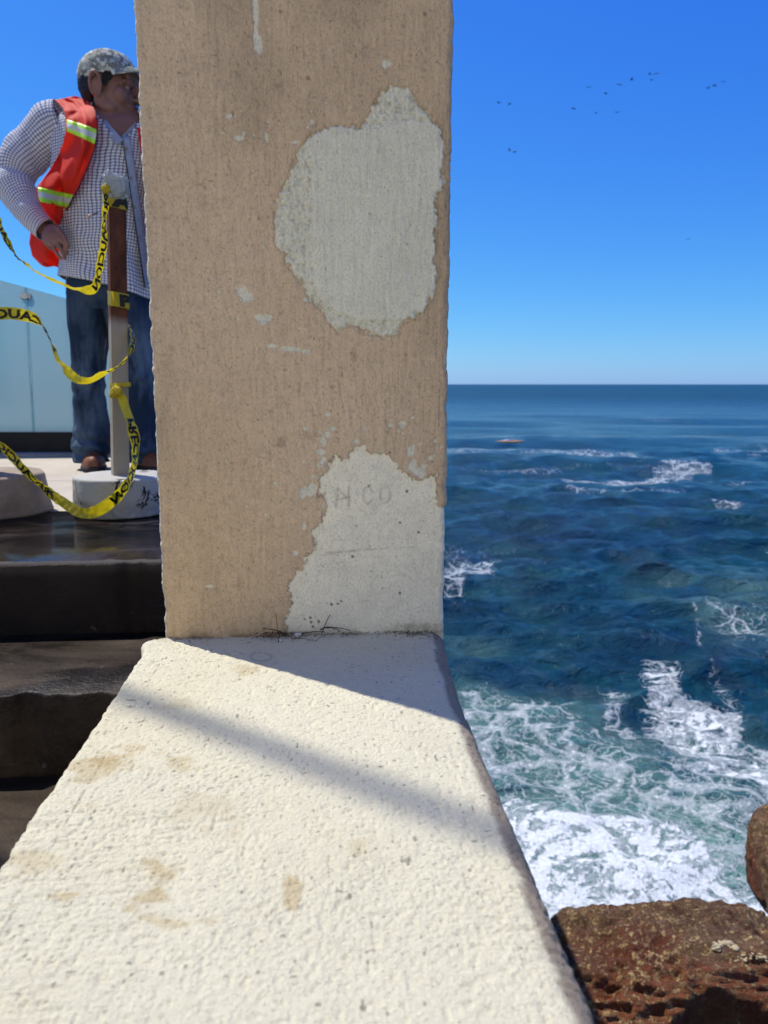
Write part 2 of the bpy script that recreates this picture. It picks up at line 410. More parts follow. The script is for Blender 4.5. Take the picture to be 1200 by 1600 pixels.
slab('platform', (-9, 2.245, -.60), (XR, 2.98, -.002), M_floor, nose=.004, amp=.0008)
slab('platform', (-9, 2.985, -.60), (XR, 4.0, -.001), M_floor, nose=.004, amp=.0008)
slab('railing_kerb', (-9, 4.004, -.60), (XR, 4.62, .006), M_curb, nose=.006)
box('sea_wall', (-9, -4.0, -9), (XR - .002, 4.6, -.62 - .6), M_seawall, bevel=.02)['kind'] = 'structure'

# ------------------------------------------------------------------ ledge wall
ZL = .03
def attr_mat(name, bump_fn, rough=.85):
    t = NT(name); v = t.obj(); c = t.attr('tint').outputs['Color']
    col, h = bump_fn(t, v, c)
    nb = t.bump(h, .75, .0016)
    t.pbr(col, rough, nb, .25); return t.m
def ledge_fn(t, v, c):
    a = t.noise(t.mapping(v, (1, 1.0, 1)), 360, 5, .72, .3); b = t.noise(v, 900, 3, .7)
    s = t.noise(t.mapping(v, (.45, 1.6, 1)), 210, 4, .6)
    h = t.math('ADD', t.math('MULTIPLY', a, 2.4), t.math('ADD', t.math('MULTIPLY', b, .5), t.math('MULTIPLY', s, .8)))
    pits = t.ramp(t.noise(v, 260, 3, .6), [(.30, .72), (.40, 1.0)])
    col = t.mix(1.0, c, pits, 'MULTIPLY')
    return col, h
def build_ledge():
    ys = np.concatenate([np.linspace(-.9, .26, 60, endpoint=False), np.linspace(.26, 1.0, 560), np.linspace(1.0, 1.36, 30)[1:]])
    # profile: (x, z) from the left foot over the top to the right foot
    prof = []
    rl = .007
    for z in np.linspace(-1.25, ZL - rl, 26): prof.append((-.230, z, -1, 0))
    for a in np.linspace(0, 90, 8)[1:]: prof.append((-.230 + rl - rl * math.cos(R(a)), ZL - rl + rl * math.sin(R(a)), -math.cos(R(a)), math.sin(R(a))))
    for x in np.linspace(-.223, .119, 400)[1:]: prof.append((x, ZL, 0, 1))
    for t_ in np.linspace(0, 1, 26)[1:]:
        a = R(90 * (1 - t_)) ; prof.append((.119 + .026 * math.sin(R(90 * t_)), ZL - .024 * (1 - math.cos(R(90 * t_))), math.sin(R(90 * t_)), math.cos(R(90 * t_))))
    for z in np.linspace(ZL - .024, -1.25, 30)[1:]: prof.append((.145, z, 1, 0))
    prof = np.array(prof); nc = len(prof)
    Yg, X0 = np.meshgrid(ys, prof[:, 0], indexing='ij'); Z0 = np.broadcast_to(prof[:, 1], Yg.shape).copy()
    NX = np.broadcast_to(prof[:, 2], Yg.shape); NZ = np.broadcast_to(prof[:, 3], Yg.shape)
    # the ledge widens a little as it reaches the pillar
    fl = np.clip((Yg - .74) / .25, 0, 1) ** 1.7
    X = X0 + np.where(X0 > .05, fl * .014, 0) * np.clip((X0 - .05) / .07, 0, 1)
    X = X - np.where(X0 < -.2, sstep(.93, .975, Yg) * .008, 0)
    X = X + np.where(X0 < -.2, sstep(.975, .992, Yg) * .024, 0)
    d = fbm(X * 28, Yg * 28, Z0 * 28, 3, 1) * .0009 + fbm(X * 330, Yg * 340, Z0 * 330, 2, 2, .7) * .00085 * (.45 + .75 * sstep(-.35, .35, fbm(X * 9, Yg * 9, 3, 3, 17))) + fbm(X * 45, Yg * 360, Z0 * 120, 3, 6) * .0016 * sstep(-.3, .4, fbm(X * 7, Yg * 9, 0, 3, 16)) * sstep(.75, .5, Yg)
    pit = np.minimum(0, vnoise(X * 230, Yg * 230, Z0 * 230, 14) + .30) * .0018
    edge = np.where((X0 < -.2), fbm(Yg * 14, X0 * 5, 2, 4, 21) * .0018 + vnoise(Yg * 120, 1, Z0 * 100, 5) * .001, 0)
    edge = edge + np.where(X0 > .11, fbm(Yg * 40, X0 * 30, Z0 * 60, 4, 22) * .0013, 0)
    d = d + pit + edge
    V = np.stack([X + NX * d, Yg, Z0 + NZ * d], -1).reshape(-1, 3)
    base = np.stack([X, Yg, Z0], -1).reshape(-1, 3)
    px, py = project(base); px = np.where(base[:, 1] > .2, px, -999)
    C = np.tile(np.array([.70, .655, .50]), (len(V), 1))
    x, y, z = base.T
    n = fbm(x * 9, y * 9, z * 9, 4, 41); C *= (1 + .05 * n)[:, None]
    grain = fbm(x * 90, y * 90, z * 90, 3, 42); C *= (1 + .05 * grain)[:, None]
    warm = sstep(.05, .5, fbm(x * 4, y * 4, 0, 3, 43)); C *= 1 - warm[:, None] * np.array([.0, .02, .07])
    def stain(cx, cy, rx, ry, col, a, seed):
        m = sstep(1.15, .35, np.hypot((px - cx) / rx, (py - cy) / ry) + fbm(x * 45, y * 60, 0, 5, seed, .65) * 1.7 + .12) * a
        C[:] = C * (1 - m[:, None]) + C * np.array(col) * m[:, None]
    br = (.78, .68, .52)
    for i, (cx, cy, rx, ry, a) in enumerate([(190, 1180, 60, 16, .75), (155, 1200, 46, 18, .7), (280, 1188, 40, 12, .6), (250, 1355, 30, 16, .8), (238, 1405, 34, 18, .85), (250, 1440, 34, 12, .75), (118, 1398, 38, 9, .8), (455, 1385, 14, 30, .8),
                                             (35, 1350, 50, 24, .5), (385, 1045, 26, 10, .55), (405, 1010, 0, 0, 0), (200, 1420, 40, 14, .55), (320, 1270, 60, 30, .35), (315, 1440, 22, 8, .5), (140, 1260, 40, 10, .45), (15, 1415, 20, 14, .6), (560, 1320, 16, 14, .4), (275, 1100, 30, 10, .35)]):
        if rx: stain(cx, cy, rx, ry, br, a, 60 + i)
    ring = np.exp(-((np.hypot((px - 408) / 16, (py - 1026) / 6.5) - 1) / .16) ** 2) * .35; C *= (1 - ring * (.7 + .3 * grain))[:, None]
    # weathered right-hand shoulder, patchy darker crease at the pillar foot
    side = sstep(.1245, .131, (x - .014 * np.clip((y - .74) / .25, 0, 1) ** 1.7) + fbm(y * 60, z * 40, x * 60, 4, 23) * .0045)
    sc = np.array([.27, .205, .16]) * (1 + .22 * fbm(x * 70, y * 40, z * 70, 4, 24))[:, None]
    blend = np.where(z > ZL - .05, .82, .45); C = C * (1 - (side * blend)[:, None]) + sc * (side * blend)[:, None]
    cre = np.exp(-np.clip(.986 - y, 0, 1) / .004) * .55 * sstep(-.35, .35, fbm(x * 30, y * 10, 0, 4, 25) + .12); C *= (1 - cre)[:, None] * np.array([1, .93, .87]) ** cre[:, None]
    specks = (vnoise(x * 240, y * 240, 0, 77) > .84) & (vnoise(x * 30, y * 30, 0, 78) > -.1); C[specks] *= .5
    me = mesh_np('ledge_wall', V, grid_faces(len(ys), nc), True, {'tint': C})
    o = link('ledge_wall', me, attr_mat('painted_stucco_ledge', ledge_fn))
    tag(o, 'low cream stucco wall with broad rough top running toward the pillar', 'wall', kind='thing')
build_ledge()

# ------------------------------------------------------------------ pillar
PX0, PX1, PYF = -.213, .159, .986
def pillar_fn(t, v, c):
    m = t.attr('patch').outputs['Fac']
    a = t.noise(v, 190, 6, .65); b = t.noise(v, 620, 3, .6)
    wv = t.noise(t.mapping(v, (1, 1, .10)), 230, 4, .6, 1.2)
    h = t.math('ADD', t.math('ADD', t.math('MULTIPLY', a, 1.3), t.math('MULTIPLY', wv, 1.5)), t.math('MULTIPLY', b, .6))
    var = t.mix(1.0, t.ramp(t.noise(t.mapping(v, (1, 1, .7)), 430, 3, .65), [(.30, .76), (.45, 1.01), (.62, 1.10), (.8, 1.2)]), t.ramp(t.noise(v, 60, 5, .6), [(.3, .93), (.6, 1.04)]), 'MULTIPLY')  # fine pits darkened in the colour to back up weak bump shading
    return t.mix(1.0, c, var, 'MULTIPLY'), h
def build_pillar():
    zt = .86
    zs = np.concatenate([np.linspace(ZL - .02, zt, 680, endpoint=False), np.linspace(zt, 2.6, 50)])
    pr = []; r = .006; yb = 1.356
    for y in np.linspace(yb, PYF + r, 40): pr.append((PX0, y, -1, 0))
    for a in np.linspace(0, 90, 7)[1:]: pr.append((PX0 + r - r * math.cos(R(a)), PYF + r - r * math.sin(R(a)), -math.cos(R(a)), -math.sin(R(a))))
    r2 = .010
    for x in np.linspace(PX0 + r, PX1 - r2, 330)[1:]: pr.append((x, PYF, 0, -1))
    for a in np.linspace(0, 90, 10)[1:]: pr.append((PX1 - r2 + r2 * math.sin(R(a)), PYF + r2 - r2 * math.cos(R(a)), math.sin(R(a)), -math.cos(R(a))))
    for y in np.linspace(PYF + r2, yb, 40)[1:]: pr.append((PX1, y, 1, 0))
    pr = np.array(pr); nc = len(pr)
    Zg, X0 = np.meshgrid(zs, pr[:, 0], indexing='ij'); Y0 = np.broadcast_to(pr[:, 1], Zg.shape); NX = np.broadcast_to(pr[:, 2], Zg.shape); NY = np.broadcast_to(pr[:, 3], Zg.shape)
    base = np.stack([X0, Y0, Zg], -1).reshape(-1, 3); px, py = project(base)
    front = (NY.reshape(-1) < -.3)
    x, y, z = base.T
    rag = fbm(x * 60, z * 60, 0, 4, 51) * 10 + fbm(x * 240, z * 240, 0, 3, 52) * 8
    P1 = [(590, 150), (612, 136), (640, 138), (655, 160), (665, 175), (672, 190), (688, 195), (691, 240), (689, 290), (680, 310), (682, 350), (678, 400), (684, 430), (680, 460), (668, 480), (640, 497), (620, 520), (598, 528), (570, 517), (550, 508), (528, 515), (512, 500), (495, 478), (480, 455), (470, 440), (450, 410), (435, 385), (431, 340), (440, 300), (455, 270), (475, 230), (500, 205), (530, 197), (560, 197), (578, 180)]
    P1b = [(487, 215), (500, 203), (535, 198), (570, 200), (590, 202), (608, 188), (640, 187), (664, 192), (692, 198), (690, 300), (680, 480), (640, 500), (560, 500), (510, 480), (492, 450), (487, 400)]
    P2 = [(448, 1060), (447, 965), (455, 945), (447, 915), (460, 905), (463, 893), (476, 893), (480, 870), (492, 855), (490, 830), (505, 815), (508, 790), (500, 765), (498, 752), (510, 735), (525, 715), (532, 722), (545, 720), (555, 700), (565, 697), (590, 708), (605, 713), (618, 725), (625, 735), (645, 745), (655, 750), (670, 745), (682, 742), (684, 792), (760, 794), (760, 1060)]
    s1 = poly_sd(px, py, P1) + rag * .8; s1b = poly_sd(px, py, P1b) + rag * .25; s2 = poly_sd(px, py, P2) + rag * .75
    m1 = sstep(1.4, -1.4, s1) * front; m2 = sstep(.9, -.9, s2) * (front | (NX.reshape(-1) > 0) & (py > 700))
    m1b = sstep(2, -2, s1b) * m1
    # loose chips of the pale coat
    chips = np.zeros(len(x))
    rng = np.random.RandomState(8)
    CH = [(400, 40, 4, 34), (398, 12, 3, 18), (404, 68, 5, 14), (606, 100, 8, 5), (378, 455, 9, 7), (386, 466, 7, 8), (410, 497, 9, 8), (368, 450, 5, 3), (478, 470, 8, 4), (416, 215, 5, 7), (372, 216, 6, 4), (357, 182, 4, 4), (462, 222, 7, 2), (486, 190, 3, 5), (452, 545, 14, 4), (425, 540, 8, 3), (480, 549, 8, 3), (510, 648, 5, 3), (627, 662, 6, 4), (642, 728, 7, 10), (655, 738, 9, 7), (661, 727, 5, 6), (480, 768, 9, 6), (488, 762, 6, 8), (472, 775, 4, 5), (505, 690, 4, 8), (511, 680, 4, 5), (505, 722, 5, 6), (500, 706, 6, 4), (520, 670, 4, 3), (478, 670, 4, 3), (555, 690, 5, 3), (640, 706, 6, 8), (488, 745, 5, 4), (474, 820, 3, 6), (462, 864, 4, 3), (325, 917, 8, 3), (673, 715, 3, 3), (610, 665, 3, 3)]
    for i in range(60): CH.append((rng.uniform(335, 520), rng.choice([rng.normal(200, 22), rng.normal(720, 45), rng.normal(460, 30)]), rng.uniform(1, 2.6), rng.uniform(1, 3)))
    for i in range(26): CH.append((rng.uniform(560, 690), rng.normal(690, 18), rng.uniform(1, 2.6), rng.uniform(1, 3)))
    r9 = fbm(x * 120, z * 120, 0, 3, 53)
    for cx, cy, rx, ry in CH:
        q = (np.abs(px - cx) < rx * 2.5) & (np.abs(py - cy) < ry * 2.5) & front
        if q.any(): chips[q] = np.maximum(chips[q], sstep(1.25, .75, np.hypot((px[q] - cx) / rx, (py[q] - cy) / ry) + r9[q] * .9))
    # relief
    streak = fbm(x * 230 + fbm(x * 8, z * 8, 0, 2, 3) * 2.0, z * 28, y * 150, 3, 61)
    gran = fbm(x * 230, z * 230, y * 230, 4, 62, .6)
    rough_zone = (m1 - m1b).clip(0, 1)
    smooth_band = sstep(.42, .8, z) * .35
    d = (streak * (.0011 - smooth_band * .0006) + gran * .0012) * (1 - m2 * .78) * (1 - m1b * .35) + fbm(x * 6, z * 6, y * 6, 3, 63) * .0013
    d += rough_zone * (gran * .0022 + .0002) + m1b * (.0022 + streak * .0003)
    d -= np.exp(-(s1 / 2.5) ** 2) * front * .0022
    d -= m2 * .0019; d -= chips * .0012 * (1 - m1) * (1 - m2)
    d += m2 * fbm(x * 26, z * 240, y * 100, 3, 64) * .0004
    # trowelled edge line near the right corner
    d -= np.exp(-((x - (PX1 - .0155)) / .0012) ** 2) * .0007 * front
    edge = (np.abs(x - PX0) < .004) | (np.abs(x - PX1) < .008)
    d += edge * (fbm(z * 90, x * 10, y * 20, 4, 65) * .0016 + np.minimum(0, vnoise(z * 60, 4, 4, 66) + .5) * .003)
    D = d.reshape(Zg.shape)
    V = np.stack([X0 + NX * D, Y0 + NY * D, Zg], -1).reshape(-1, 3)
    # colours
    beige = np.array([.655, .485, .325]); C = np.tile(beige, (len(x), 1))
    big = fbm(x * 5, z * 4, y * 4, 4, 71); C *= 1 + .10 * big[:, None] * np.array([1, 1.1, 1.3])
    yel = sstep(.45, .05, z) * sstep(.05, -.2, x) * .5; C *= 1 - yel[:, None] * np.array([-.02, .02, .16])
    grime = sstep(.1, .55, fbm(x * 14, z * 7, y * 14, 5, 72)) * .20; C *= (1 - grime)[:, None]
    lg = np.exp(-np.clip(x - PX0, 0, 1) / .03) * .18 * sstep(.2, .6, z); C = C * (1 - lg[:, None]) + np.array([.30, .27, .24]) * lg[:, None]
    pit_shade = np.clip(-streak - .12, 0, 1) * .16 + np.clip(-gran - .15, 0, 1) * .50; C *= (1 - pit_shade)[:, None]  # relief shade painted into the colour of pits and streaks
    grey = np.array([.76, .725, .59]) * (1 + .07 * fbm(x * 18, z * 18, 0, 4, 73))[:, None]
    C = C * (1 - m1[:, None]) + grey * (1 - .30 * rough_zone[:, None] * sstep(0, .6, -gran)[:, None]) * m1[:, None]
    white = np.array([.90, .825, .66]) * (1 + .05 * fbm(x * 14, z * 40, 0, 4, 74))[:, None]
    C = C * (1 - m2[:, None]) + white * m2[:, None]
    ch = chips * (1 - m1) * (1 - m2); C = C * (1 - ch[:, None]) + np.array([.72, .68, .56]) * ch[:, None]
    rim = np.exp(-((s1 - 1.5) / 2.2) ** 2) * .22 * front * sstep(-.5, .5, r9) + np.exp(-((s2 - 1.2) / 1.4) ** 2) * .45 * front * sstep(-.6, .5, r9); C *= (1 - rim)[:, None]
    # darker scuffs and rusty spots
    for cx, cy, rx, ry, a in [(440, 690, 7, 9, .4), (482, 122, 3, 3, .6), (478, 680, 7, 7, .3), (664, 22, 4, 5, .6), (482, 98, 2, 2, .5), (552, 560, 5, 18, .25), (708, 66, 5, 6, .5), (300, 920, 3, 3, .3)]:
        m = sstep(1.3, .5, np.hypot((px - cx) / rx, (py - cy) / ry) + r9 * .8) * a * front; C = C * (1 - m[:, None]) + np.array([.13, .07, .05]) * m[:, None]
    for cx, cy, rr in [(518, 945, 2.4), (528, 944, 1.8), (533, 940, 1.8), (551, 870, 2.2), (625, 817, 1.8), (625, 927, 2), (636, 768, 2.2), (485, 966, 2), (486, 973, 2), (498, 972, 2.2), (489, 980, 2), (654, 832, 2), (476, 968, 1.5), (609, 707, 1.6), (576, 760, 1.4), (644, 750, 1.2)]:
        m = sstep(1.4, .7, np.hypot(px - cx, py - cy) / rr) * front; C = C * (1 - m[:, None] * .8) + np.array([.05, .03, .025]) * m[:, None] * .8
    # faint hand-written characters H 0 0 and thin scratches on the white coat
    def stroke(pts, wd, a, col=(.30, .24, .18)):
        dd = np.full(len(x), 1e9)
        q = (np.abs(px - pts[0][0]) < 130) & (np.abs(py - pts[0][1]) < 60) & front
        for (ax, ay), (bx, by) in zip(pts[:-1], pts[1:]):
            ex, ey = bx - ax, by - ay; tt = np.clip(((px[q] - ax) * ex + (py[q] - ay) * ey) / (ex * ex + ey * ey + 1e-9), 0, 1)
            dd[q] = np.minimum(dd[q], np.hypot(px[q] - ax - tt * ex, py[q] - ay - tt * ey))
        m = sstep(wd, wd * .3, dd) * a * sstep(-.5, .35, r9 + .15); C[:] = C * (1 - m[:, None]) + np.array(col) * m[:, None]
    stroke([(528, 762), (525, 793)], 3, .36); stroke([(545, 762), (545, 795)], 3, .4); stroke([(526, 781), (546, 777)], 3, .36); stroke([(529, 765), (541, 778)], 2.5, .35)
    def ell(cx, cy, rx, ry): return [(cx + rx * math.cos(a), cy + ry * math.sin(a)) for a in np.linspace(0, 2 * math.pi, 17)]
    stroke(ell(575, 774, 7, 13), 3.2, .34); stroke(ell(602, 773, 8, 13), 3.2, .34)
    stroke([(510, 864), (560, 860), (604, 857)], 1.6, .5, (.34, .22, .17)); stroke([(500, 868), (540, 863), (575, 858)], 1.3, .4, (.34, .24, .18)); stroke([(490, 886), (520, 880), (550, 878)], 1.2, .3); stroke([(615, 856), (650, 855)], 1.4, .3); stroke([(518, 845), (560, 842)], 1.2, .25); stroke([(545, 805), (552, 813)], 1.2, .4); stroke([(560, 942), (575, 939)], 1.3, .3)
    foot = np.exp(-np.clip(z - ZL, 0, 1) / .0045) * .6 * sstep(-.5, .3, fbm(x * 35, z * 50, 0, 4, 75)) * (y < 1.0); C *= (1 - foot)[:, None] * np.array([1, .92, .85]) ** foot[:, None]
    moss = sstep(1.2, .3, np.hypot((px - 655) / 34, (py - 980) / 11) + fbm(x * 150, z * 150, 0, 3, 79) * .9) * .45; C = C * (1 - moss[:, None]) + np.array([.17, .14, .08]) * moss[:, None]
    sp = (vnoise(x * 260, z * 260, y * 200, 76) > .88); C[sp] *= .62
    # side faces: paler colour on the left arris
    left = (NX.reshape(-1) < -.55); C[left] = np.array([.60, .56, .47]) * (1 + .06 * big[left])[:, None]
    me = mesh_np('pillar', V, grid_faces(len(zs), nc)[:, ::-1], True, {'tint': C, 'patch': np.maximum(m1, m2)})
    bm = bmesh.new(); bm.from_mesh(me)
    n = len(zs); bm.verts.ensure_lookup_table()
    try: bm.faces.new([bm.verts[(n - 1) * nc + i] for i in range(nc)])
    except Exception: pass
    rb = [bm.verts[0], bm.verts[nc - 1], bm.verts[(n - 1) * nc + nc - 1], bm.verts[(n - 1) * nc]]
    try: bm.faces.new(rb)
    except Exception: pass
    bm.to_mesh(me); bm.free()
    o = link('pillar', me, attr_mat('painted_stucco_pillar', pillar_fn))
    tag(o, 'square beige stucco pillar with two large peeled pale patches', 'pillar', kind='thing')
build_pillar()

# ------------------------------------------------------------------ added unseen cream facade behind the camera, bouncing sunlight into the shade
def build_fill_house():
    M_w = mat_grain('cream_fill_plaster', (.84, .78, .64), (.88, .82, .68), 2, .9, .3); M_g = mat_grain('dark_window_glass', (.03, .04, .05), (.04, .05, .06), 2, .1, 0)
    M_f = mat_grain('white_window_frame', (.75, .74, .70), (.8, .79, .76), 5, .5, .1)
    h = empty('fill_house', (-1.2, -2.4, -1.15), 'added unseen cream facade with three windows, bouncing sunlight into the shade', 'fill_house')
    bm = bmesh.new(); xs = [-9, -6.4, -5.4, -3.6, -2.6, 2.4, 3.4, 5.0]
    for i in range(7):
        if i % 2 == 0: box_bm(bm, (xs[i], -6.5, -1.15), (xs[i + 1], -2.4, 7.2))
        else:
            box_bm(bm, (xs[i], -6.5, -1.15), (xs[i + 1], -2.4, .0)); box_bm(bm, (xs[i], -6.5, 1.5), (xs[i + 1], -2.4, 7.2))
    from_bm('wall', bm, M_w, h)
    bm = bmesh.new(); box_bm(bm, (-8.2, -6.7, 7.2), (5.2, -2.2, 7.45), .02); from_bm('roof', bm, M_f, h)
    for i in (1, 3, 5):
        a, b = xs[i], xs[i + 1]
        bm = bmesh.new()
        for lo, hi in (((a + .003, -2.6, .003), (b - .003, -2.42, .08)), ((a + .003, -2.6, 1.42), (b - .003, -2.42, 1.497)), ((a + .003, -2.6, .08), (a + .08, -2.42, 1.42)), ((b - .08, -2.6, .08), (b - .003, -2.42, 1.42))): box_bm(bm, lo, hi)
        f = from_bm('window', bm, M_f, h)
        bm = bmesh.new(); box_bm(bm, (a + .08, -2.53, .08), (b - .08, -2.51, 1.42))
        me = bpy.data.meshes.new('pane'); bm.to_mesh(me); bm.free(); p = link('pane', me, M_g); p.parent = f; p.location = -Vector(h.location) * 0
        p.matrix_parent_inverse = Matrix.Identity(4)
build_fill_house()
# ------------------------------------------------------------------ boulders
def mat_rock():
    t = NT('barnacled_rock'); v = t.obj()
    a = t.noise(v, 2.2, 6, .6, .4); b = t.noise(v, 9, 7, .65, .5); c = t.noise(v, 42, 6, .7)
    col = t.mix(t.ramp(b, [(.35, 0), (.65, 1)]), (.085, .038, .020), (.26, .145, .080))
    col = t.mix(t.ramp(a, [(.46, 0), (.62, 1)]), col, (.15, .040, .018))
    vo = t.n('TexVoronoi'); t.L(v, vo.inputs['Vector']); vo.inputs['Scale'].default_value = 58; vo.inputs['Randomness'].default_value = 1
    ge = t.n('NewGeometry'); sx = t.n('SeparateXYZ'); t.L(ge.outputs['Normal'], sx.inputs[0])
    so = t.n('SeparateXYZ'); t.L(v, so.inputs[0])
    low = t.ramp(t.math('ADD', t.math('ADD', so.outputs['Y'], 1.0), t.math('MULTIPLY', b, .25)), [(.92, 1), (1.06, 0)])
    col = t.mix(t.math('MULTIPLY', low, .8), col, t.mix(b, (.14, .026, .012), (.36, .115, .045)))
    upf = t.ramp(sx.outputs['Z'], [(.1, .15), (.6, 1)])
    cru = t.math('MULTIPLY', t.ramp(t.noise(v, 34, 8, .80), [(.50, 0), (.545, 1)]), t.ramp(b, [(.38, .35), (.55, 1)]))
    cru = t.math('MULTIPLY', cru, upf)
    crc = t.mix(t.ramp(t.noise(v, 90, 3), [(.3, 0), (.7, 1)]), (.40, .23, .085), (.70, .50, .25))
    col = t.mix(cru, col, crc)
    pit = t.ramp(vo.outputs['Distance'], [(.05, .25), (.30, 1)])
    col = t.mix(t.ramp(b, [(.5, 0), (.62, .8)]), col, t.mix(1.0, col, pit, 'MULTIPLY'))
    h = t.math('ADD', t.math('MULTIPLY', b, 1.5), t.math('ADD', c, t.math('MULTIPLY', cru, .5)))
    t.pbr(col, .8, t.bump(h, 1.0, .03), .3); return t.m
M_rock = mat_rock()
M_scar = mat_grain('pale_rock_scar', (.42, .33, .20), (.58, .50, .34), 14, .9, .8, .006)
def ico(sub):
    bm = bmesh.new(); bmesh.ops.create_icosphere(bm, subdivisions=sub, radius=1)
    V = np.array([v.co[:] for v in bm.verts]); Fc = np.array([[v.index for v in f.verts] for f in bm.faces]); bm.free(); return V, Fc
ICO7 = ico(7)
def boulder(center, axes, rotz, seed, label, shape=None, amp=.16, group=None, sub=None):
    V, Fc = ICO7 if sub is None else ico(sub)
    q = np.sign(V) * np.abs(V) ** .72
    P = q * np.array(axes)
    n = fbm(V[:, 0] * 1.5, V[:, 1] * 1.5, V[:, 2] * 1.5, 5, seed, .55)
    n2 = np.abs(fbm(V[:, 0] * 5, V[:, 1] * 5, V[:, 2] * 5, 4, seed + 9, .6))
    n3 = fbm(P[:, 0] * 26, P[:, 1] * 26, P[:, 2] * 26, 4, seed + 19, .65); n4 = vnoise(P[:, 0] * 60, P[:, 1] * 60, P[:, 2] * 60, seed + 4)
    m = min(axes)
    P = P * (1 + amp * n + .09 - .16 * n2)[:, None] + V * (n3 * .050 * m + np.minimum(0, n4 + .35) * .030 * m)[:, None]
    if shape: P = shape(P, V)
    c, s = math.cos(rotz), math.sin(rotz)
    P = np.stack([P[:, 0] * c - P[:, 1] * s, P[:, 0] * s + P[:, 1] * c, P[:, 2]], 1)
    o = link('boulder', mesh_np('boulder', P, Fc), M_rock); o.location = center
    return tag(o, label, 'rock', group, kind='thing')
def sh1(P, V):
    x, y, z = P.T.copy()
    # the front breaks off in an undercut arch; the right end sinks
    z = z - .20 * sstep(.1, 1.1, x) - .16 * sstep(-.55, -1.0, x)
    yf = -.300 - 1.6 * np.minimum(0, x + .10) ** 2 - .16 * np.clip(x + .1, 0, .5) + .03 * fbm(x * 7, 2, 0, 3, 44)
    k = sstep(yf + .015, yf - .045, y)
    z = z - 1.9 * k; y = y + .50 * k
    return np.stack([x, y, z], 1)
boulder(PD(1115, 1500, 3.05) + Vector((.045, .12, -.635)), (1.02, .44, .66), -YAW, 5, 'large brown pitted boulder with red lower face just beyond the ledge', sh1, .13)
def sh2(P, V):
    x, y, z = P.T.copy(); k = sstep(-.05, -.55, z)
    x = x * (1 - .12 * k) + .22 * k * (x < .0); return np.stack([x, y, np.where(z < -.3, z * 2.6 + .48, z)], 1)
boulder(PD(1272, 1378, 4.6), (.36, .38, .44), -YAW, 14, 'rough upright brown rock cut off by the right picture edge', sh2, .14, sub=6)
# pale encrusted scar and a dark cleft on the big boulder's top
def encrust():
    from mathutils.bvhtree import BVHTree
    rock = [o for o in bpy.data.objects if o.name == 'boulder'][0]
    bv = BVHTree.FromPolygons([rock.location + v.co for v in rock.data.vertices], [p.vertices[:] for p in rock.data.polygons])
    rg = np.random.RandomState(2); parts = []; base = ico(2); off = 0; VV = []; FF = []
    for i in range(90):
        if i < 60: a = rg.uniform(2.6, 6.4); rr = rg.uniform(.6, 1.1); px, py = 1133 + 15 * rr * math.cos(a), 1481 + 9 * rr * math.sin(a)
        else: px, py = rg.uniform(1150, 1199), 1490 + rg.uniform(0, 12)
        r, _ = ray(px, py); h = bv.ray_cast(Vector((0, 0, CAMZ)), r)
        if h[0] is None: continue
        s = rg.uniform(.006, .016) * (1 if i < 60 else .6); V = base[0] * s * np.array([1, 1, .6]) * (1 + .3 * rg.randn(3)); VV.append(V + np.array(h[0])); FF.append(base[1] + off); off += len(V)
    m = mesh_np('barnacle_crust', np.concatenate(VV) - np.array(rock.location), np.concatenate(FF)); o = bpy.data.objects.new('barnacle_crust', m); COL.objects.link(o); m.materials.append(M_scar); o.parent = rock
encrust()
def build_shore():
    xs = np.linspace(.1, 4.5, 110); ys = np.linspace(-4, 4.0, 150); Yg, X = np.meshgrid(ys, xs, indexing='ij')
    Z = -3.2 - .9 * (X - .1) - .35 * np.clip(Yg - 1, 0, 9) + fbm(X * .9, Yg * .9, 0, 5, 91) * .6 + np.abs(fbm(X * 3, Yg * 3, 0, 4, 92)) * .35
    Z = np.where((Yg > 3.7) | (X > 4.3), -8, Z)
    tag(link('rocky_shore', mesh_np('rocky_shore', np.stack([X, Yg, Z], -1).reshape(-1, 3), grid_faces(150, 110)[:, ::-1]), mat_grain('wet_shade_black_rock', (.006, .005, .004), (.02, .014, .011), 3, .5, 1, .03)), kind='structure')  # near-black colour stands in for deep shade below the boulder's undercut
build_shore()

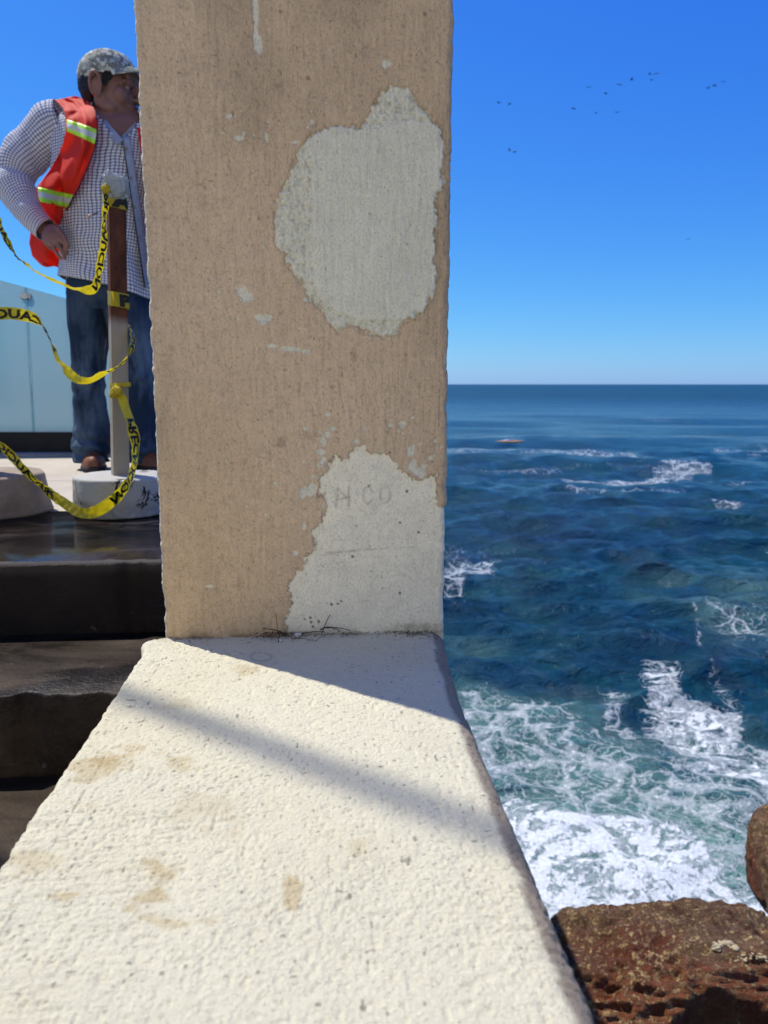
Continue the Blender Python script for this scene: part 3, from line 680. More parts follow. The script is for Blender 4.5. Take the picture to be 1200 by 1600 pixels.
# ------------------------------------------------------------------ glass railing
def build_railing():
    D = 4.08
    g = empty('glass_railing', PD(-100, 710, D), 'turquoise glass railing panels in a black floor channel behind the man', 'railing')
    t = NT('salt_hazed_glass'); v = t.obj()
    tr = t.n('BsdfTransparent'); tr.inputs[0].default_value = (.76, .99, .97, 1)
    n = t.noise(t.mapping(v, (1, 1, .6)), 2.5, 5, .6, .5)
    tl = t.n('BsdfTranslucent'); t.L(t.mix(n, (.74, .97, .96), (.90, .99, .98)), tl.inputs[0])
    df = t.n('BsdfDiffuse'); df.inputs[0].default_value = (.45, .70, .68, 1)
    m1 = t.n('MixShader'); m1.inputs[0].default_value = .08; t.L(tl.outputs[0], m1.inputs[1]); t.L(df.outputs[0], m1.inputs[2])
    sx = t.n('SeparateXYZ'); t.L(v, sx.inputs[0])
    haze = t.math('ADD', .70, t.math('MULTIPLY', t.ramp(sx.outputs['Z'], [(.1, 1), (.7, 0)]), .34)); haze = t.math('ADD', haze, t.math('MULTIPLY', t.math('SUBTRACT', n, .5), .25), clamp=True)
    m2 = t.n('MixShader'); t.L(haze, m2.inputs[0]); t.L(tr.outputs[0], m2.inputs[1]); t.L(m1.outputs[0], m2.inputs[2])
    gl = t.n('BsdfGlossy'); gl.inputs['Roughness'].default_value = .03; fr = t.n('Fresnel'); fr.inputs[0].default_value = 1.45
    m3 = t.n('MixShader'); t.L(fr.outputs[0], m3.inputs[0]); t.L(m2.outputs[0], m3.inputs[1]); t.L(gl.outputs[0], m3.inputs[2]); t.L(m3.outputs[0], t.o.inputs[0])
    M_blk = mat_grain('black_aluminium', (.006, .006, .008), (.011, .011, .014), 20, .45, .05)
    M_edge = mat_grain('green_glass_edge', (.40, .68, .66), (.45, .74, .72), 20, .2, 0); M_steel = mat_grain('brushed_steel', (.5, .52, .52), (.6, .62, .62), 80, .35, .05, metal=1.0)
    def pane(xa0, xa1, xb0, xb1):    # px of bottom-left / top-left / bottom-right / top-right
        top = lambda x: 438 + .275 * x
        q = [PD(xa0, 678, D), PD(xb0, 678, D), PD(xb1, top(xb1), D), PD(xa1, top(xa1), D)]
        bm = bmesh.new(); th = FWD * .006
        a = [bm.verts.new(p - th) for p in q]; b = [bm.verts.new(p + th) for p in q]
        bm.faces.new(a); bm.faces.new(b[::-1])
        for i in range(4): bm.faces.new([a[i], b[i], b[(i + 1) % 4], a[(i + 1) % 4]])
        me = bpy.data.meshes.new('glass_pane'); bmesh.ops.recalc_face_normals(bm, faces=bm.faces[:]); bm.to_mesh(me); bm.free()
        o = link('glass_pane', me, [t.m, M_edge], g)
        for p in me.polygons:
            if p.area < .02: p.material_index = 1
        return o
    pane(-330, -395, -150, -180); pane(-148, -178, 53.0, 39.2); pane(55.0, 41.2, 290, 275)
    bm = bmesh.new(); a = PD(-420, 675.5, D - .03); b = PD(420, 675.5, D - .03)
    for p, q_ in ((a, b),):
        r = bmesh.ops.create_cube(bm, size=1)['verts']; zt = a.z
        for v_ in r:
            along = a.lerp(b, v_.co.x + .5); v_.co = Vector((along.x, along.y, 0)) + FWD * (v_.co.y + .5) * .07 + Vector((0, 0, .004 + (v_.co.z + .5) * (zt - .004)))
    bmesh.ops.bevel(bm, geom=bm.edges[:], offset=.004, segments=2, affect='EDGES'); from_bm('floor_channel', bm, M_blk, g)
    for px, py in ((41, 463),):
        c = PD(px, py, D); bm = bmesh.new()
        for s_ in (-1, 1):
            r = bmesh.ops.create_cone(bm, cap_ends=True, segments=16, radius1=.016, radius2=.016, depth=.012, matrix=Matrix.Translation(c + FWD * s_ * .013) @ FWD.to_track_quat('Z', 'Y').to_matrix().to_4x4())
        r = bmesh.ops.create_cube(bm, size=1, matrix=Matrix.Translation(c) @ Matrix.Diagonal((.05, .030, .022, 1)))
        from_bm('clamp', bm, M_steel, g)
build_railing()

# ------------------------------------------------------------------ stanchions
def mat_drum(name, c, dark, thr, scale):
    t = NT(name); v = t.obj()
    a = t.noise(t.mapping(v, (1, 1, .8)), scale, 6, .7, .8); b = t.noise(v, 60, 4)
    col = t.mix(t.ramp(b, [(.3, 0), (.7, 1)]), tuple(x * .9 for x in c), c)
    col = t.mix(t.ramp(a, [(thr, 0), (thr + (.03 if thr > .5 else .25), 1)]), col, dark)
    sx = t.n('SeparateXYZ'); t.L(v, sx.inputs[0])
    low = t.math('MULTIPLY', t.ramp(sx.outputs['Z'], [(0, 1), (.05, 0)]), t.ramp(a, [(.35, 0), (.6, .7)]))
    col = t.mix(low, col, dark); t.pbr(col, .8, t.bump(t.math('ADD', a, b), .5, .004)); return t.m
def lathe(prof, seg=56):
    V = [(r * math.cos(2 * math.pi * k / seg), r * math.sin(2 * math.pi * k / seg), z) for r, z in prof for k in range(seg)]
    return np.array(V), grid_faces(len(prof), seg, True)
M_drumw = mat_drum('scuffed_white_concrete', (.46, .445, .40), (.035, .03, .03), .585, 13)
M_drumb = mat_drum('dirty_tan_concrete', (.36, .285, .21), (.20, .145, .10), .42, 5)
def mat_post():
    t = NT('rusty_painted_steel'); v = t.obj(); sx = t.n('SeparateXYZ'); t.L(v, sx.inputs[0])
    a = t.noise(t.mapping(v, (1, 1, .4)), 26, 6, .65); b = t.noise(v, 120, 4)
    z = t.math('ADD', sx.outputs['Z'], t.math('MULTIPLY', a, .06))
    rust = t.ramp(z, [(.545, 0), (.575, 1)])
    col = t.mix(rust, t.mix(a, (.30, .255, .20), (.40, .34, .27)), t.mix(t.ramp(a, [(.35, 0), (.7, 1)]), (.055, .018, .010), (.16, .055, .028)))
    t.pbr(col, t.mix(rust, (.5,) * 3, (.8,) * 3), t.bump(t.math('ADD', a, b), .3, .002)); return t.m
M_post = mat_post()
M_plastic = None
def mat_plastic():
    t = NT('grey_plastic_film'); v = t.obj(); n = t.noise(v, 60, 3)
    df = t.n('BsdfPrincipled'); t.L(t.mix(n, (.42, .46, .48), (.62, .66, .68)), df.inputs['Base Color']); df.inputs['Roughness'].default_value = .3
    tl = t.n('BsdfTranslucent'); tl.inputs[0].default_value = (.6, .64, .66, 1)
    m = t.n('MixShader'); m.inputs[0].default_value = .35; t.L(df.outputs[0], m.inputs[1]); t.L(tl.outputs[0], m.inputs[2]); t.L(m.outputs[0], t.o.inputs[0]); return t.m
M_plastic = mat_plastic()
def prism_between(name, p0, p1, wx, wy, rot, mat, parent):
    bm = bmesh.new(); vs = []
    for p in (p0, p1):
        for sx, sy in ((-1, -1), (1, -1), (1, 1), (-1, 1)):
            x, y = sx * wx / 2, sy * wy / 2
            vs.append(bm.verts.new(p + (RIGHT * math.cos(rot) + FWD * math.sin(rot)) * x + (FWD * math.cos(rot) - RIGHT * math.sin(rot)) * y))
    for f in ((3, 2, 1, 0), (4, 5, 6, 7), (0, 1, 5, 4), (1, 2, 6, 5), (2, 3, 7, 6), (3, 0, 4, 7)): bm.faces.new([vs[i] for i in f])
    bmesh.ops.bevel(bm, geom=bm.edges[:], offset=.003, segments=2, affect='EDGES')
    bmesh.ops.translate(bm, verts=bm.verts, vec=-Vector(parent.location))
    o = from_bm(name, bm, mat, None); o.parent = parent; return o
def stanchion(cpx, cy, r0, r1, h, mat, topxy, label, cap):
    c = PD(cpx, 800, cy); base = Vector((c.x, c.y, .002))
    s = empty('barrier_stanchion', base, label, 'barrier post', 'stanchions holding up the caution tape')
    prof = [(.001, 0), (r0, 0), (r0 + .002, .004)] + [(r0 + (r1 - r0) * k, h * k) for k in np.linspace(.08, .92, 10)] + [(r1, h - .004), (r1 - .006, h), (r1 * .6, h + .001), (.001, h + .002)]
    V, Fc = lathe(prof, 72); n = fbm(V[:, 0] * 18, V[:, 1] * 18, V[:, 2] * 18, 4, 5) * .004; rr = np.hypot(V[:, 0], V[:, 1]) + 1e-6
    V[:, 0] += n * V[:, 0] / rr * (rr > .05); V[:, 1] += n * V[:, 1] / rr * (rr > .05)
    V[:, 2] += np.where(V[:, 2] > h * .9, fbm(V[:, 0] * 12, V[:, 1] * 12, 3, 3, 7) * .005, 0)
    me = mesh_np('concrete_base', V, Fc); o = bpy.data.objects.new('concrete_base', me); COL.objects.link(o); me.materials.append(mat); o.parent = s
    o.rotation_euler.z = 0
    prism_between('post', base + Vector((0, 0, h - .02)) , topxy, .044, .034, R(33), M_post, s)
    if cap:
        V, Fc = ico(5); q = np.sign(V) * np.abs(V) ** .55
        P = q * np.array([.030, .024, .030]) ; n = fbm(V[:, 0] * 2.5, V[:, 1] * 2.5, V[:, 2] * 2.5, 4, 3); cr = np.abs(fbm(V[:, 0] * 6, V[:, 1] * 6, V[:, 2] * 3, 3, 13))
        P *= (1.12 + .25 * n - .38 * cr)[:, None]; P[:, 2] += .012 * sstep(.2, -.8, V[:, 0]) * sstep(0, 1, V[:, 2])
        me = mesh_np('plastic_wrap', P, Fc); o = bpy.data.objects.new('plastic_wrap', me); COL.objects.link(o); me.materials.append(M_plastic); o.parent = s; o.location = topxy - base + Vector((0, 0, -.022)); o.rotation_euler.z = R(20)
        w0 = PD(153, 332, 2.12); w1 = PD(143, 336, 2.10); w2 = PD(137, 338.5, 2.09)
        tube_obj('wire', [w0 - Vector(s.location) * 0, (w0 + w1) / 2, w1], .0016, M_black, s, 6)
        wo = tube_obj('wire_end', [w1, (w1 + w2) / 2, w2], [.002, .0045, .002], M_pink, s, 8)
    return s
M_black = mat_grain('black_wire', (.01, .01, .01), (.02, .02, .02), 50, .5, 0); M_pink = mat_grain('pale_pink_tape', (.6, .36, .28), (.7, .45, .36), 50, .6, .1)
st_mid = stanchion(191, 2.15, .128, .126, .106, M_drumw, PD(181, 280, 2.13), 'rust-topped post in a scuffed white round base, in front of the man', True)
st_left = stanchion(-14, 2.15, .160, .147, .112, M_drumb, PD(-30, 240, 2.13), 'dark post in a dirty tan round base at the left picture edge', False)

# pole whose soft shadow crosses the ledge
def build_pole():
    c = PZ(232, 1100, ZL); d = Vector((-.773, .635, 0)); b = c + d * 2.6; b.z = 0
    p = empty('lamp_pole', b, 'slim grey pole standing on the stair landing left of the view', 'pole')
    m = mat_grain('grey_galvanised_pole', (.3, .3, .3), (.4, .4, .4), 30, .5, .1)
    tube_obj('shaft', [b + Vector((0, 0, z)) for z in np.linspace(.012, 5.9, 8)], .0145, m, p, 16)
    bm = bmesh.new(); box_bm(bm, b + Vector((-.07, -.07, .001)), b + Vector((.07, .07, .013)), .003); from_bm('foot_plate', bm, m, p)
build_pole()

# ------------------------------------------------------------------ caution tape
def mat_tape():
    t = NT('yellow_tape_film'); v = t.obj(); n = t.noise(v, 50, 3)
    p = t.n('BsdfPrincipled'); t.L(t.mix(n, (.55, .44, .012), (.68, .55, .02)), p.inputs['Base Color']); p.inputs['Roughness'].default_value = .28
    tl = t.n('BsdfTranslucent'); tl.inputs[0].default_value = (.80, .64, .015, 1)
    m = t.n('MixShader'); m.inputs[0].default_value = .42; t.L(p.outputs[0], m.inputs[1]); t.L(tl.outputs[0], m.inputs[2]); t.L(m.outputs[0], t.o.inputs[0]); return t.m
M_tape = mat_tape(); M_ink = mat_grain('black_print', (.008, .008, .008), (.012, .012, .012), 40, .4, 0)
def text_mesh(word, bold=.045):
    cu = bpy.data.curves.new('lettering', 'FONT'); cu.body = word; cu.size = 1.0; cu.offset = bold; cu.resolution_u = 2; cu.fill_mode = 'FRONT'
    o = bpy.data.objects.new('lettering', cu); COL.objects.link(o); dg = bpy.context.evaluated_depsgraph_get()
    me = bpy.data.meshes.new_from_object(o.evaluated_get(dg)); bpy.data.objects.remove(o); bpy.data.curves.remove(cu)
    bm = bmesh.new(); bm.from_mesh(me); bpy.data.meshes.remove(me)
    xs = [v.co.x for v in bm.verts]; x0, x1 = min(xs), max(xs)
    x = x0 + .12
    while x < x1:
        bmesh.ops.bisect_plane(bm, geom=bm.verts[:] + bm.edges[:] + bm.faces[:], plane_co=(x, 0, 0), plane_no=(1, 0, 0)); x += .12
    bmesh.ops.triangulate(bm, faces=bm.faces[:])
    V = np.array([v.co[:] for v in bm.verts]); Fc = np.array([[v.index for v in f.verts] for f in bm.faces]); bm.free()
    V[:, 0] = (V[:, 0] - x0) * 1.42; return V, Fc, (x1 - x0) * 1.42
WORD = text_mesh('PRECAUCION'); 
def tape(ctrl, label, words=(), parent=None, name='caution_tape', n=12, crinkle=.0022, seed=0):
    """ctrl: (px, py, forward distance, half width, roll in degrees)"""
    C = catmull([(*PD(a, b, c), h, r) for a, b, c, h, r in ctrl], n)
    pos, hw, roll = C[:, :3], C[:, 3] * .80, np.radians(C[:, 4])
    T = np.gradient(pos, axis=0); T /= np.linalg.norm(T, axis=1)[:, None] + 1e-9
    view = pos - np.array([0, 0, CAMZ]); view /= np.linalg.norm(view, axis=1)[:, None]
    perp = np.cross(view, T); perp /= np.linalg.norm(perp, axis=1)[:, None] + 1e-9
    vd = np.cross(T, perp); W = np.cos(roll)[:, None] * perp + np.sin(roll)[:, None] * vd; N = np.cross(T, W)
    arc = np.concatenate([[0], np.cumsum(np.linalg.norm(np.diff(pos, axis=0), axis=1))])
    roll = roll + np.radians(30) * vnoise(arc * 14, seed, 0, 2) + np.radians(12) * vnoise(arc * 45, seed, 3, 2)
    W = np.cos(roll)[:, None] * perp + np.sin(roll)[:, None] * vd; N = np.cross(T, W)
    def at(s, tt, off=0.0):
        g = lambda A: np.stack([np.interp(s, arc, A[:, i]) for i in range(3)], 1)
        p = g(pos); wv = g(W); nn = g(N); h = np.interp(s, arc, hw)
        cr = (fbm(s * 40, tt * 1.3, 0, 3, seed) + .5 * vnoise(s * 95, tt * 2.2, 0, seed + 5)) * crinkle
        return p + wv * (tt * h)[:, None] + nn * (cr + off)[:, None]
    ns = len(pos) * 2; ss = np.linspace(0, arc[-1], ns); tt = np.linspace(-1, 1, 7)
    Sg, Tg = np.meshgrid(ss, tt, indexing='ij')
    V = at(Sg.ravel(), Tg.ravel()); me = mesh_np(name, V, grid_faces(ns, 7))
    o = link(name, me, M_tape, parent)
    if parent is None: tag(o, label, 'caution tape')
    for (s0, height, direction, flip, word) in words:
        if s0 < 0: s0 = arc[-1] + s0 + 1e-6      # start along the tape, letter height (x half width), travel, mirrored?
        Vt, Ft, wl = word; hwm = (float(np.mean(hw)) if height is None else height) * .86
        sc = hwm * 1.5 / .72
        s = s0 + direction * Vt[:, 0] * sc * .95; ty = (Vt[:, 1] - .36) * sc / hwm * .96 * (-1 if flip else 1)
        keep = (s > .002) & (s < arc[-1] - .002); ok = keep[Ft].all(1)
        if not ok.any(): continue
        F2 = Ft[ok]; used, inv = np.unique(F2.ravel(), return_inverse=True)
        P = at(s[used], ty[used]); vw = P - np.array([0, 0, CAMZ]); vw /= np.linalg.norm(vw, axis=1)[:, None]
        nn = np.stack([np.interp(s[used], arc, N[:, i]) for i in range(3)], 1); sg = -np.sign((nn * vw).sum(1)); P = P + nn * (sg * .0007)[:, None] - vw * .0006
        m2 = mesh_np('lettering', P, inv.reshape(F2.shape), False)
        l = link('lettering', m2, M_ink, o) if parent is None else link('lettering', m2, M_ink, None)
        if parent is not None:
            l.parent = o; l.matrix_parent_inverse = Matrix.Identity(4)
        else: l.matrix_parent_inverse = Matrix.Identity(4)
    return o
tape([(-150, 120, 2.15, .020, 20), (-60, 262, 2.12, .020, 30), (-10, 335, 2.1, .017, 30), (12, 378, 2.09, .014, 55), (30, 404, 2.09, .014, 74), (62, 428, 2.09, .013, 72), (100, 445, 2.09, .012, 70), (124, 452, 2.09, .011, 66), (140, 453, 2.09, .016, 20), (150, 446, 2.09, .014, 30), (154, 428, 2.10, .014, 50), (158, 405, 2.10, .014, 40), (162, 375, 2.10, .014, 35), (163, 345, 2.10, .015, 40), (166, 315, 2.10, .015, 30), (170, 292, 2.11, .014, 40)],
     'yellow caution tape sagging from the post top past the man\'s hip', [(-.02, .0165, -1, True, WORD), (-.46, .014, -1, True, WORD), (-.90, .017, -1, True, WORD)], seed=3, crinkle=.004)
tape([(-90, 560, 2.1, .020, 10), (-40, 500, 2.1, .021, 0), (0, 490, 2.1, .0205, 4), (30, 491, 2.1, .020, 12), (52, 497, 2.1, .019, 40), (66, 508, 2.1, .018, 66), (78, 530, 2.1, .018, 62), (88, 556, 2.1, .018, 52), (104, 578, 2.09, .018, 50), (120, 592, 2.08, .014, 30), (140, 594, 2.07, .012, 55), (162, 583, 2.07, .012, 62), (186, 572, 2.07, .012, 50), (200, 556, 2.08, .012, 60), (207, 535, 2.10, .012, 66), (206, 518, 2.14, .013, 70), (199, 505, 2.19, .013, 75)],
     'yellow caution tape dipping across the man\'s knee to mid-post', [(.405, .0195, -1, True, WORD), (.86, .0175, -1, True, WORD)], seed=7, crinkle=.003)
tape([(-60, 640, 2.1, .020, 20), (-10, 688, 2.1, .019, 40), (8, 702, 2.1, .019, 40), (40, 736, 2.09, .019, 56), (72, 766, 2.06, .018, 55), (100, 786, 2.01, .018, 40), (126, 801, 1.985, .017, 30), (150, 799, 1.975, .019, 20), (175, 783, 1.975, .019, 15), (195, 762, 1.985, .018, 30), (207, 735, 2.03, .018, 48), (212, 705, 2.07, .018, 55), (208, 675, 2.08, .019, 40), (200, 648, 2.09, .018, 25), (192, 625, 2.10, .015, 20), (186, 610, 2.11, .008, 20)],
     'yellow caution tape looping down over the white base from a knot', [(-.085, .0175, -1, True, WORD), (-.56, .018, -1, True, WORD)], seed=11, crinkle=.003)
# bands wound round the middle post and the knots that hold the tape
def band(y0, y1, word, s0, flip=False, half=.019, tilt=0.0):
    pc = lambda y: PD(181 + (y - 280) / 455 * 10, y, 2.132)
    c = pc((y0 + y1) / 2); pts = []
    hx, hy = .0235, .0185; rot = R(33); ex = RIGHT * math.cos(rot) + FWD * math.sin(rot); ey = FWD * math.cos(rot) - RIGHT * math.sin(rot)
    ring = [(-hx, hy), (-hx, -hy), (hx, -hy), (hx, hy), (-hx, hy)]; P = []
    for (a, b), (a2, b2) in zip(ring[:-1], ring[1:]):
        for k in np.linspace(0, 1, 8, endpoint=False): P.append(ex * (a + (a2 - a) * k) + ey * (b + (b2 - b) * k))
    P.append(P[0].copy()); P = np.array([c + p for p in P]); arc = np.concatenate([[0], np.cumsum(np.linalg.norm(np.diff(P, axis=0), axis=1))])
    t = np.linspace(-1, 1, 5); V = []
    for i, p in enumerate(P):
        for k in t: V.append(p + np.array([0, 0, k * half + tilt * (arc[i] - .05)]) + np.array([vnoise(i * .6, k * 2, 0, 3), vnoise(i * .6, k * 2, 4, 3), 0]) * .0012)
    o = link('tape_band', mesh_np('tape_band', np.array(V), grid_faces(len(P), 5)), M_tape, None)
    o.parent = st_mid; o.matrix_parent_inverse = Matrix.Translation(-Vector(st_mid.location))
    Vt, Ft, wl = word; sc = half * 1.5 / .72; s = s0 + Vt[:, 0] * sc; z = (Vt[:, 1] - .36) * sc * (-1 if flip else 1)
    keep = (s > .04) & (s < .086); ok = keep[Ft].all(1)
    if ok.any():
        F2 = Ft[ok]; used, inv = np.unique(F2.ravel(), return_inverse=True)
        Q = np.stack([np.interp(s[used], arc, P[:, i]) for i in range(3)], 1) + np.stack([s[used] * 0, s[used] * 0, z[used] + tilt * (s[used] - .05)], 1)
        nrm = -np.array(ey); Q += nrm * .0022
        l = link('lettering', mesh_np('lettering', Q, inv.reshape(F2.shape), False), M_ink, None); l.parent = o; l.matrix_parent_inverse = Matrix.Identity(4)
band(452, 486, text_mesh('P', .07), .058, tilt=-.12); band(304, 325, text_mesh('A', .09), .042, half=.020, tilt=-.1); band(597, 606, text_mesh('I'), .2, half=.0055, tilt=.05)
def knot(px, py, cy, r, seed):
    V, Fc = ico(4); n = np.abs(fbm(V[:, 0] * 2.2, V[:, 1] * 2.2, V[:, 2] * 2.2, 4, seed)); P = V * (r * (1.15 - 1.0 * n))[:, None] * np.array([1, .8, 1])
    o = bpy.data.objects.new('tape_knot', mesh_np('tape_knot', P, Fc)); COL.objects.link(o); o.data.materials.append(M_tape); o.parent = st_mid; o.location = PD(px, py, cy) - Vector(st_mid.location)
knot(182, 613, 2.10, .016, 4); knot(167, 296, 2.105, .014, 9); knot(176, 617, 2.09, .009, 12)

# ------------------------------------------------------------------ litter in the crease at the pillar foot
M_twig = mat_grain('dry_twig', (.045, .022, .016), (.12, .065, .045), 60, .9, .4, .001)
TW = [((431, 958), (434, 986), 1.1), ((411, 982), (449, 991), 1.5), ((436, 986), (424, 1000), 1.5), ((438, 986), (435, 1003), 2.2), ((437, 988), (457, 997), 1.6), ((464, 992), (506, 987), 2.0), ((503, 989), (516, 960), 1.6), ((506, 981), (548, 985), 1.6), ((455, 998), (494, 1002), 1.1), ((493, 1002), (514, 990), .9), ((632, 988), (684, 998), 1.0), ((425, 992), (418, 996), 1.6), ((400, 996), (412, 995), 2.0), ((440, 990), (480, 995), 1.2), ((500, 984), (520, 980), 2.0), ((655, 990), (676, 1000), .8), ((520, 983), (532, 987), 1.8)]
def clampP(px, py):      # lie on the ledge, or lean on the pillar face
    p = PZ(px, py, ZL + .0022)
    if p.y > PYF - .003: p = PY(px, py, PYF - .003)
    return p
TWIG_LABELS = ['longest upright dry twig leaning on the brown paint at the pillar foot', 'dark twig lying left to right across the tangle below the beige paint', 'short thick twig pointing down-left from the twig tangle', 'stubby darkest twig stub under the middle of the tangle', 'twig running down-right from the tangle toward the white flake', 'long brown twig lying just right of the white paint flake', 'tall slanted twig standing against the pale patch', 'pointed twig farthest right of the tangle, flat on the pillar foot', 'thin bent twig below the white paint flake, its left half', 'thin bent twig below the white paint flake, its rising right half', 'fine twig near the ledge corner at the right end of the crease', 'small twig stub left of the tangle, half under it', 'leftmost short dark twig in the crease, apart from the tangle', 'thin twig crossing under the white paint flake', 'thick dark twig at the foot of the tall slanted twig', 'finest twig bending round the ledge corner at the right', 'short dark twig under the base of the pointed twig']
for i, (a, b, r) in enumerate(TW):
    p0, p1 = clampP(*a), clampP(*b); rr = r * .00042
    mid = p0.lerp(p1, .5) + Vector((0, -.0012, .0022))
    pts = catmull([p0, mid, p1], 5)
    V, Fc = tube(pts - np.array(p0), np.linspace(rr, rr * .55, len(pts)) * (1 + .25 * np.array([vnoise(k * .9, i, 0, 3) for k in range(len(pts))])), 6)
    o = link('dry_twig', mesh_np('dry_twig', V, Fc), M_twig); o.location = p0
    tag(o, TWIG_LABELS[i], 'twig', 'dry twigs caught at the pillar foot')
M_flake = mat_grain('white_paint_flake', (.7, .7, .68), (.8, .8, .78), 60, .8, .2)
for k, (x, y, sz, lab) in enumerate([(465, 993, .0050, 'white paint flake between the twigs at the pillar foot'), (437, 1001, .0026, 'tiny white paint flake below the twig tangle')]):
    V, Fc = ico(2); P = V * np.array([sz, sz * .7, sz * .55]) * (1 + .35 * fbm(V[:, 0] * 2, V[:, 1] * 2, V[:, 2] * 2 + k, 3, 5))[:, None]
    o = link('paint_flake', mesh_np('paint_flake', P, Fc, False), M_flake); o.location = clampP(x, y) + Vector((0, -.001, sz * .3)); tag(o, lab, 'paint flake')
rng = np.random.RandomState(4); LV = []; LF = []
for i in range(420):
    r = rng.rand(); px = rng.normal(445, 26) if r < .4 else (rng.uniform(380, 690) if r < .7 else rng.normal(655, 22)); p = clampP(px, 988 + rng.exponential(3.0) - (px - 440) * .012)
    if px > 684: continue
    th = rng.uniform(0, 3.14); L = rng.uniform(.0006, .0028); wd = .0004; d = Vector((math.cos(th), math.sin(th) * .5, rng.uniform(-.3, .6))) * L; n_ = Vector((-math.sin(th), math.cos(th), .3)) * wd
    b = len(LV); LV += [p - d - n_, p + d - n_, p + d + n_, p - d + n_]; LF.append((b, b + 1, b + 2, b + 3))
o = link('leaf_litter', mesh_np('leaf_litter', np.array([v[:] for v in LV]), np.array(LF), False), M_twig); tag(o, 'fine dark plant crumbs along the pillar foot', 'litter', kind='stuff')

# ------------------------------------------------------------------ far away: kayak, birds
def build_kayak():
    c = PZ(797, 690.5, SEA + .1); s = (c - Vector((0, 0, CAMZ))).length / F       # metres per pixel there
    k = empty('kayak', c, 'small orange kayak floating low on the sea near the horizon', 'kayak')
    L = 46 * s; X = np.linspace(-1, 1, 25); V = []
    for x in X:
        w = max(.02, (1 - abs(x) ** 2.4)) * L * .07; up = .04 * L * abs(x) ** 3
        for a in np.linspace(0, 2 * math.pi, 12, endpoint=False): V.append((x * L / 2, math.cos(a) * w, math.sin(a) * w * .55 + up))
    m = mat_grain('orange_hull', (.85, .32, .08), (.9, .42, .14), 5, .4, 0); mp = mat_grain('pale_deck', (.8, .7, .62), (.85, .78, .7), 5, .5, 0)
    def ad(nm, V, Fc, mt, loc=(0, 0, 0)):
        o = bpy.data.objects.new(nm, mesh_np(nm, V, Fc)); COL.objects.link(o); o.data.materials.append(mt); o.parent = k; o.location = loc; return o
    ad('hull', np.array(V), grid_faces(25, 12, True), m)
    V2, F2 = ico(3); ad('seat', V2 * np.array([L * .10, L * .045, L * .04]), F2, mp, (-L * .12, 0, L * .035))
    V3, F3 = tube([(-L * .3, 0, L * .05), (L * .05, 0, L * .075), (L * .4, 0, L * .05)], L * .006, 6); ad('paddle', V3, F3, mp)
    k.rotation_euler.z = R(-8)
build_kayak()
BIRDS = [(779, 161), (796, 162), (896, 170), (920, 137), (931, 176), (946, 146), (964, 176), (968, 132), (987, 124), (1015, 116), (1025, 115), (1018, 125), (1106, 138), (1116, 133), (1130, 128), (796, 235), (804, 237), (1075, 374)]
M_bird = mat_grain('dark_feathers', (.02, .02, .03), (.04, .04, .05), 20, .8, 0)
def bird_mesh(fl):
    bm = bmesh.new(); bmesh.ops.create_icosphere(bm, subdivisions=2, radius=1, matrix=Matrix.Diagonal((.055, .20, .055, 1)))
    for s_ in (-1, 1):
        pts = [(0.03, .09, .02), (.03, -.07, .02), (.20, -.05, .02 + .13 * fl), (.42, -.10, .02 + .10 * fl), (.20, .10, .02 + .13 * fl)]
        a = [bm.verts.new((x * s_, y, z)) for x, y, z in pts]; b = [bm.verts.new((x * s_, y, z + .015)) for x, y, z in pts]
        for i in range(5): bm.faces.new([a[i], a[(i + 1) % 5], b[(i + 1) % 5], b[i]])
        bm.faces.new(a); bm.faces.new(b[::-1])
    a = [bm.verts.new(p) for p in ((0, -.16, .0), (-.05, -.30, 0), (.05, -.30, 0), (0, -.2, .02))]; bm.faces.new((a[0], a[1], a[2])); bm.faces.new((a[0], a[1], a[3])); bm.faces.new((a[0], a[2], a[3])); bm.faces.new((a[1], a[2], a[3]))
    bmesh.ops.recalc_face_normals(bm, faces=bm.faces[:]); me = bpy.data.meshes.new('seabird'); bm.to_mesh(me); bm.free(); me.materials.append(M_bird); return me
BIRD_LABELS = {779: 'left seabird of the pair just right of the pillar', 796: 'right seabird of the pair just right of the pillar, upper of those', 896: 'seabird lowest and farthest left of the main flock', 920: 'seabird alone above and left of the main flock middle', 931: 'seabird at the bottom of the main flock, left of two low ones', 946: 'seabird in the very middle of the main flock', 964: 'seabird at the bottom of the main flock, right of two low ones', 968: 'first seabird of the line rising to the tight trio', 987: 'second seabird of the rising line, next to the tight trio', 1015: 'left seabird of the tight trio at the top', 1025: 'highest seabird, at the upper right of the tight trio', 1018: 'lowest seabird of the tight trio at the top', 1106: 'left seabird of the three far to the right', 1116: 'middle seabird of the three far to the right', 1130: 'right seabird of the three far to the right, nearest the picture edge', 804: 'right seabird of the low close pair beside the pillar', 1075: 'lone seabird far below all the others'}
BM = [bird_mesh(1), bird_mesh(-.6), bird_mesh(.3)]
for i, (x, y) in enumerate(BIRDS):
    o = link('seabird', BM[i % 3]); o.location = PD(x, y, 105 + 14 * math.sin(i * 2.3)); o.rotation_euler = (R(8), R(12 * math.sin(i)), R(40 + 70 * math.sin(i * 1.7))); o.scale = (.95,) * 3
    tag(o, 'left seabird of the low close pair beside the pillar' if (x, y) == (796, 235) else BIRD_LABELS[x], 'bird', 'seabirds flying over the sea')
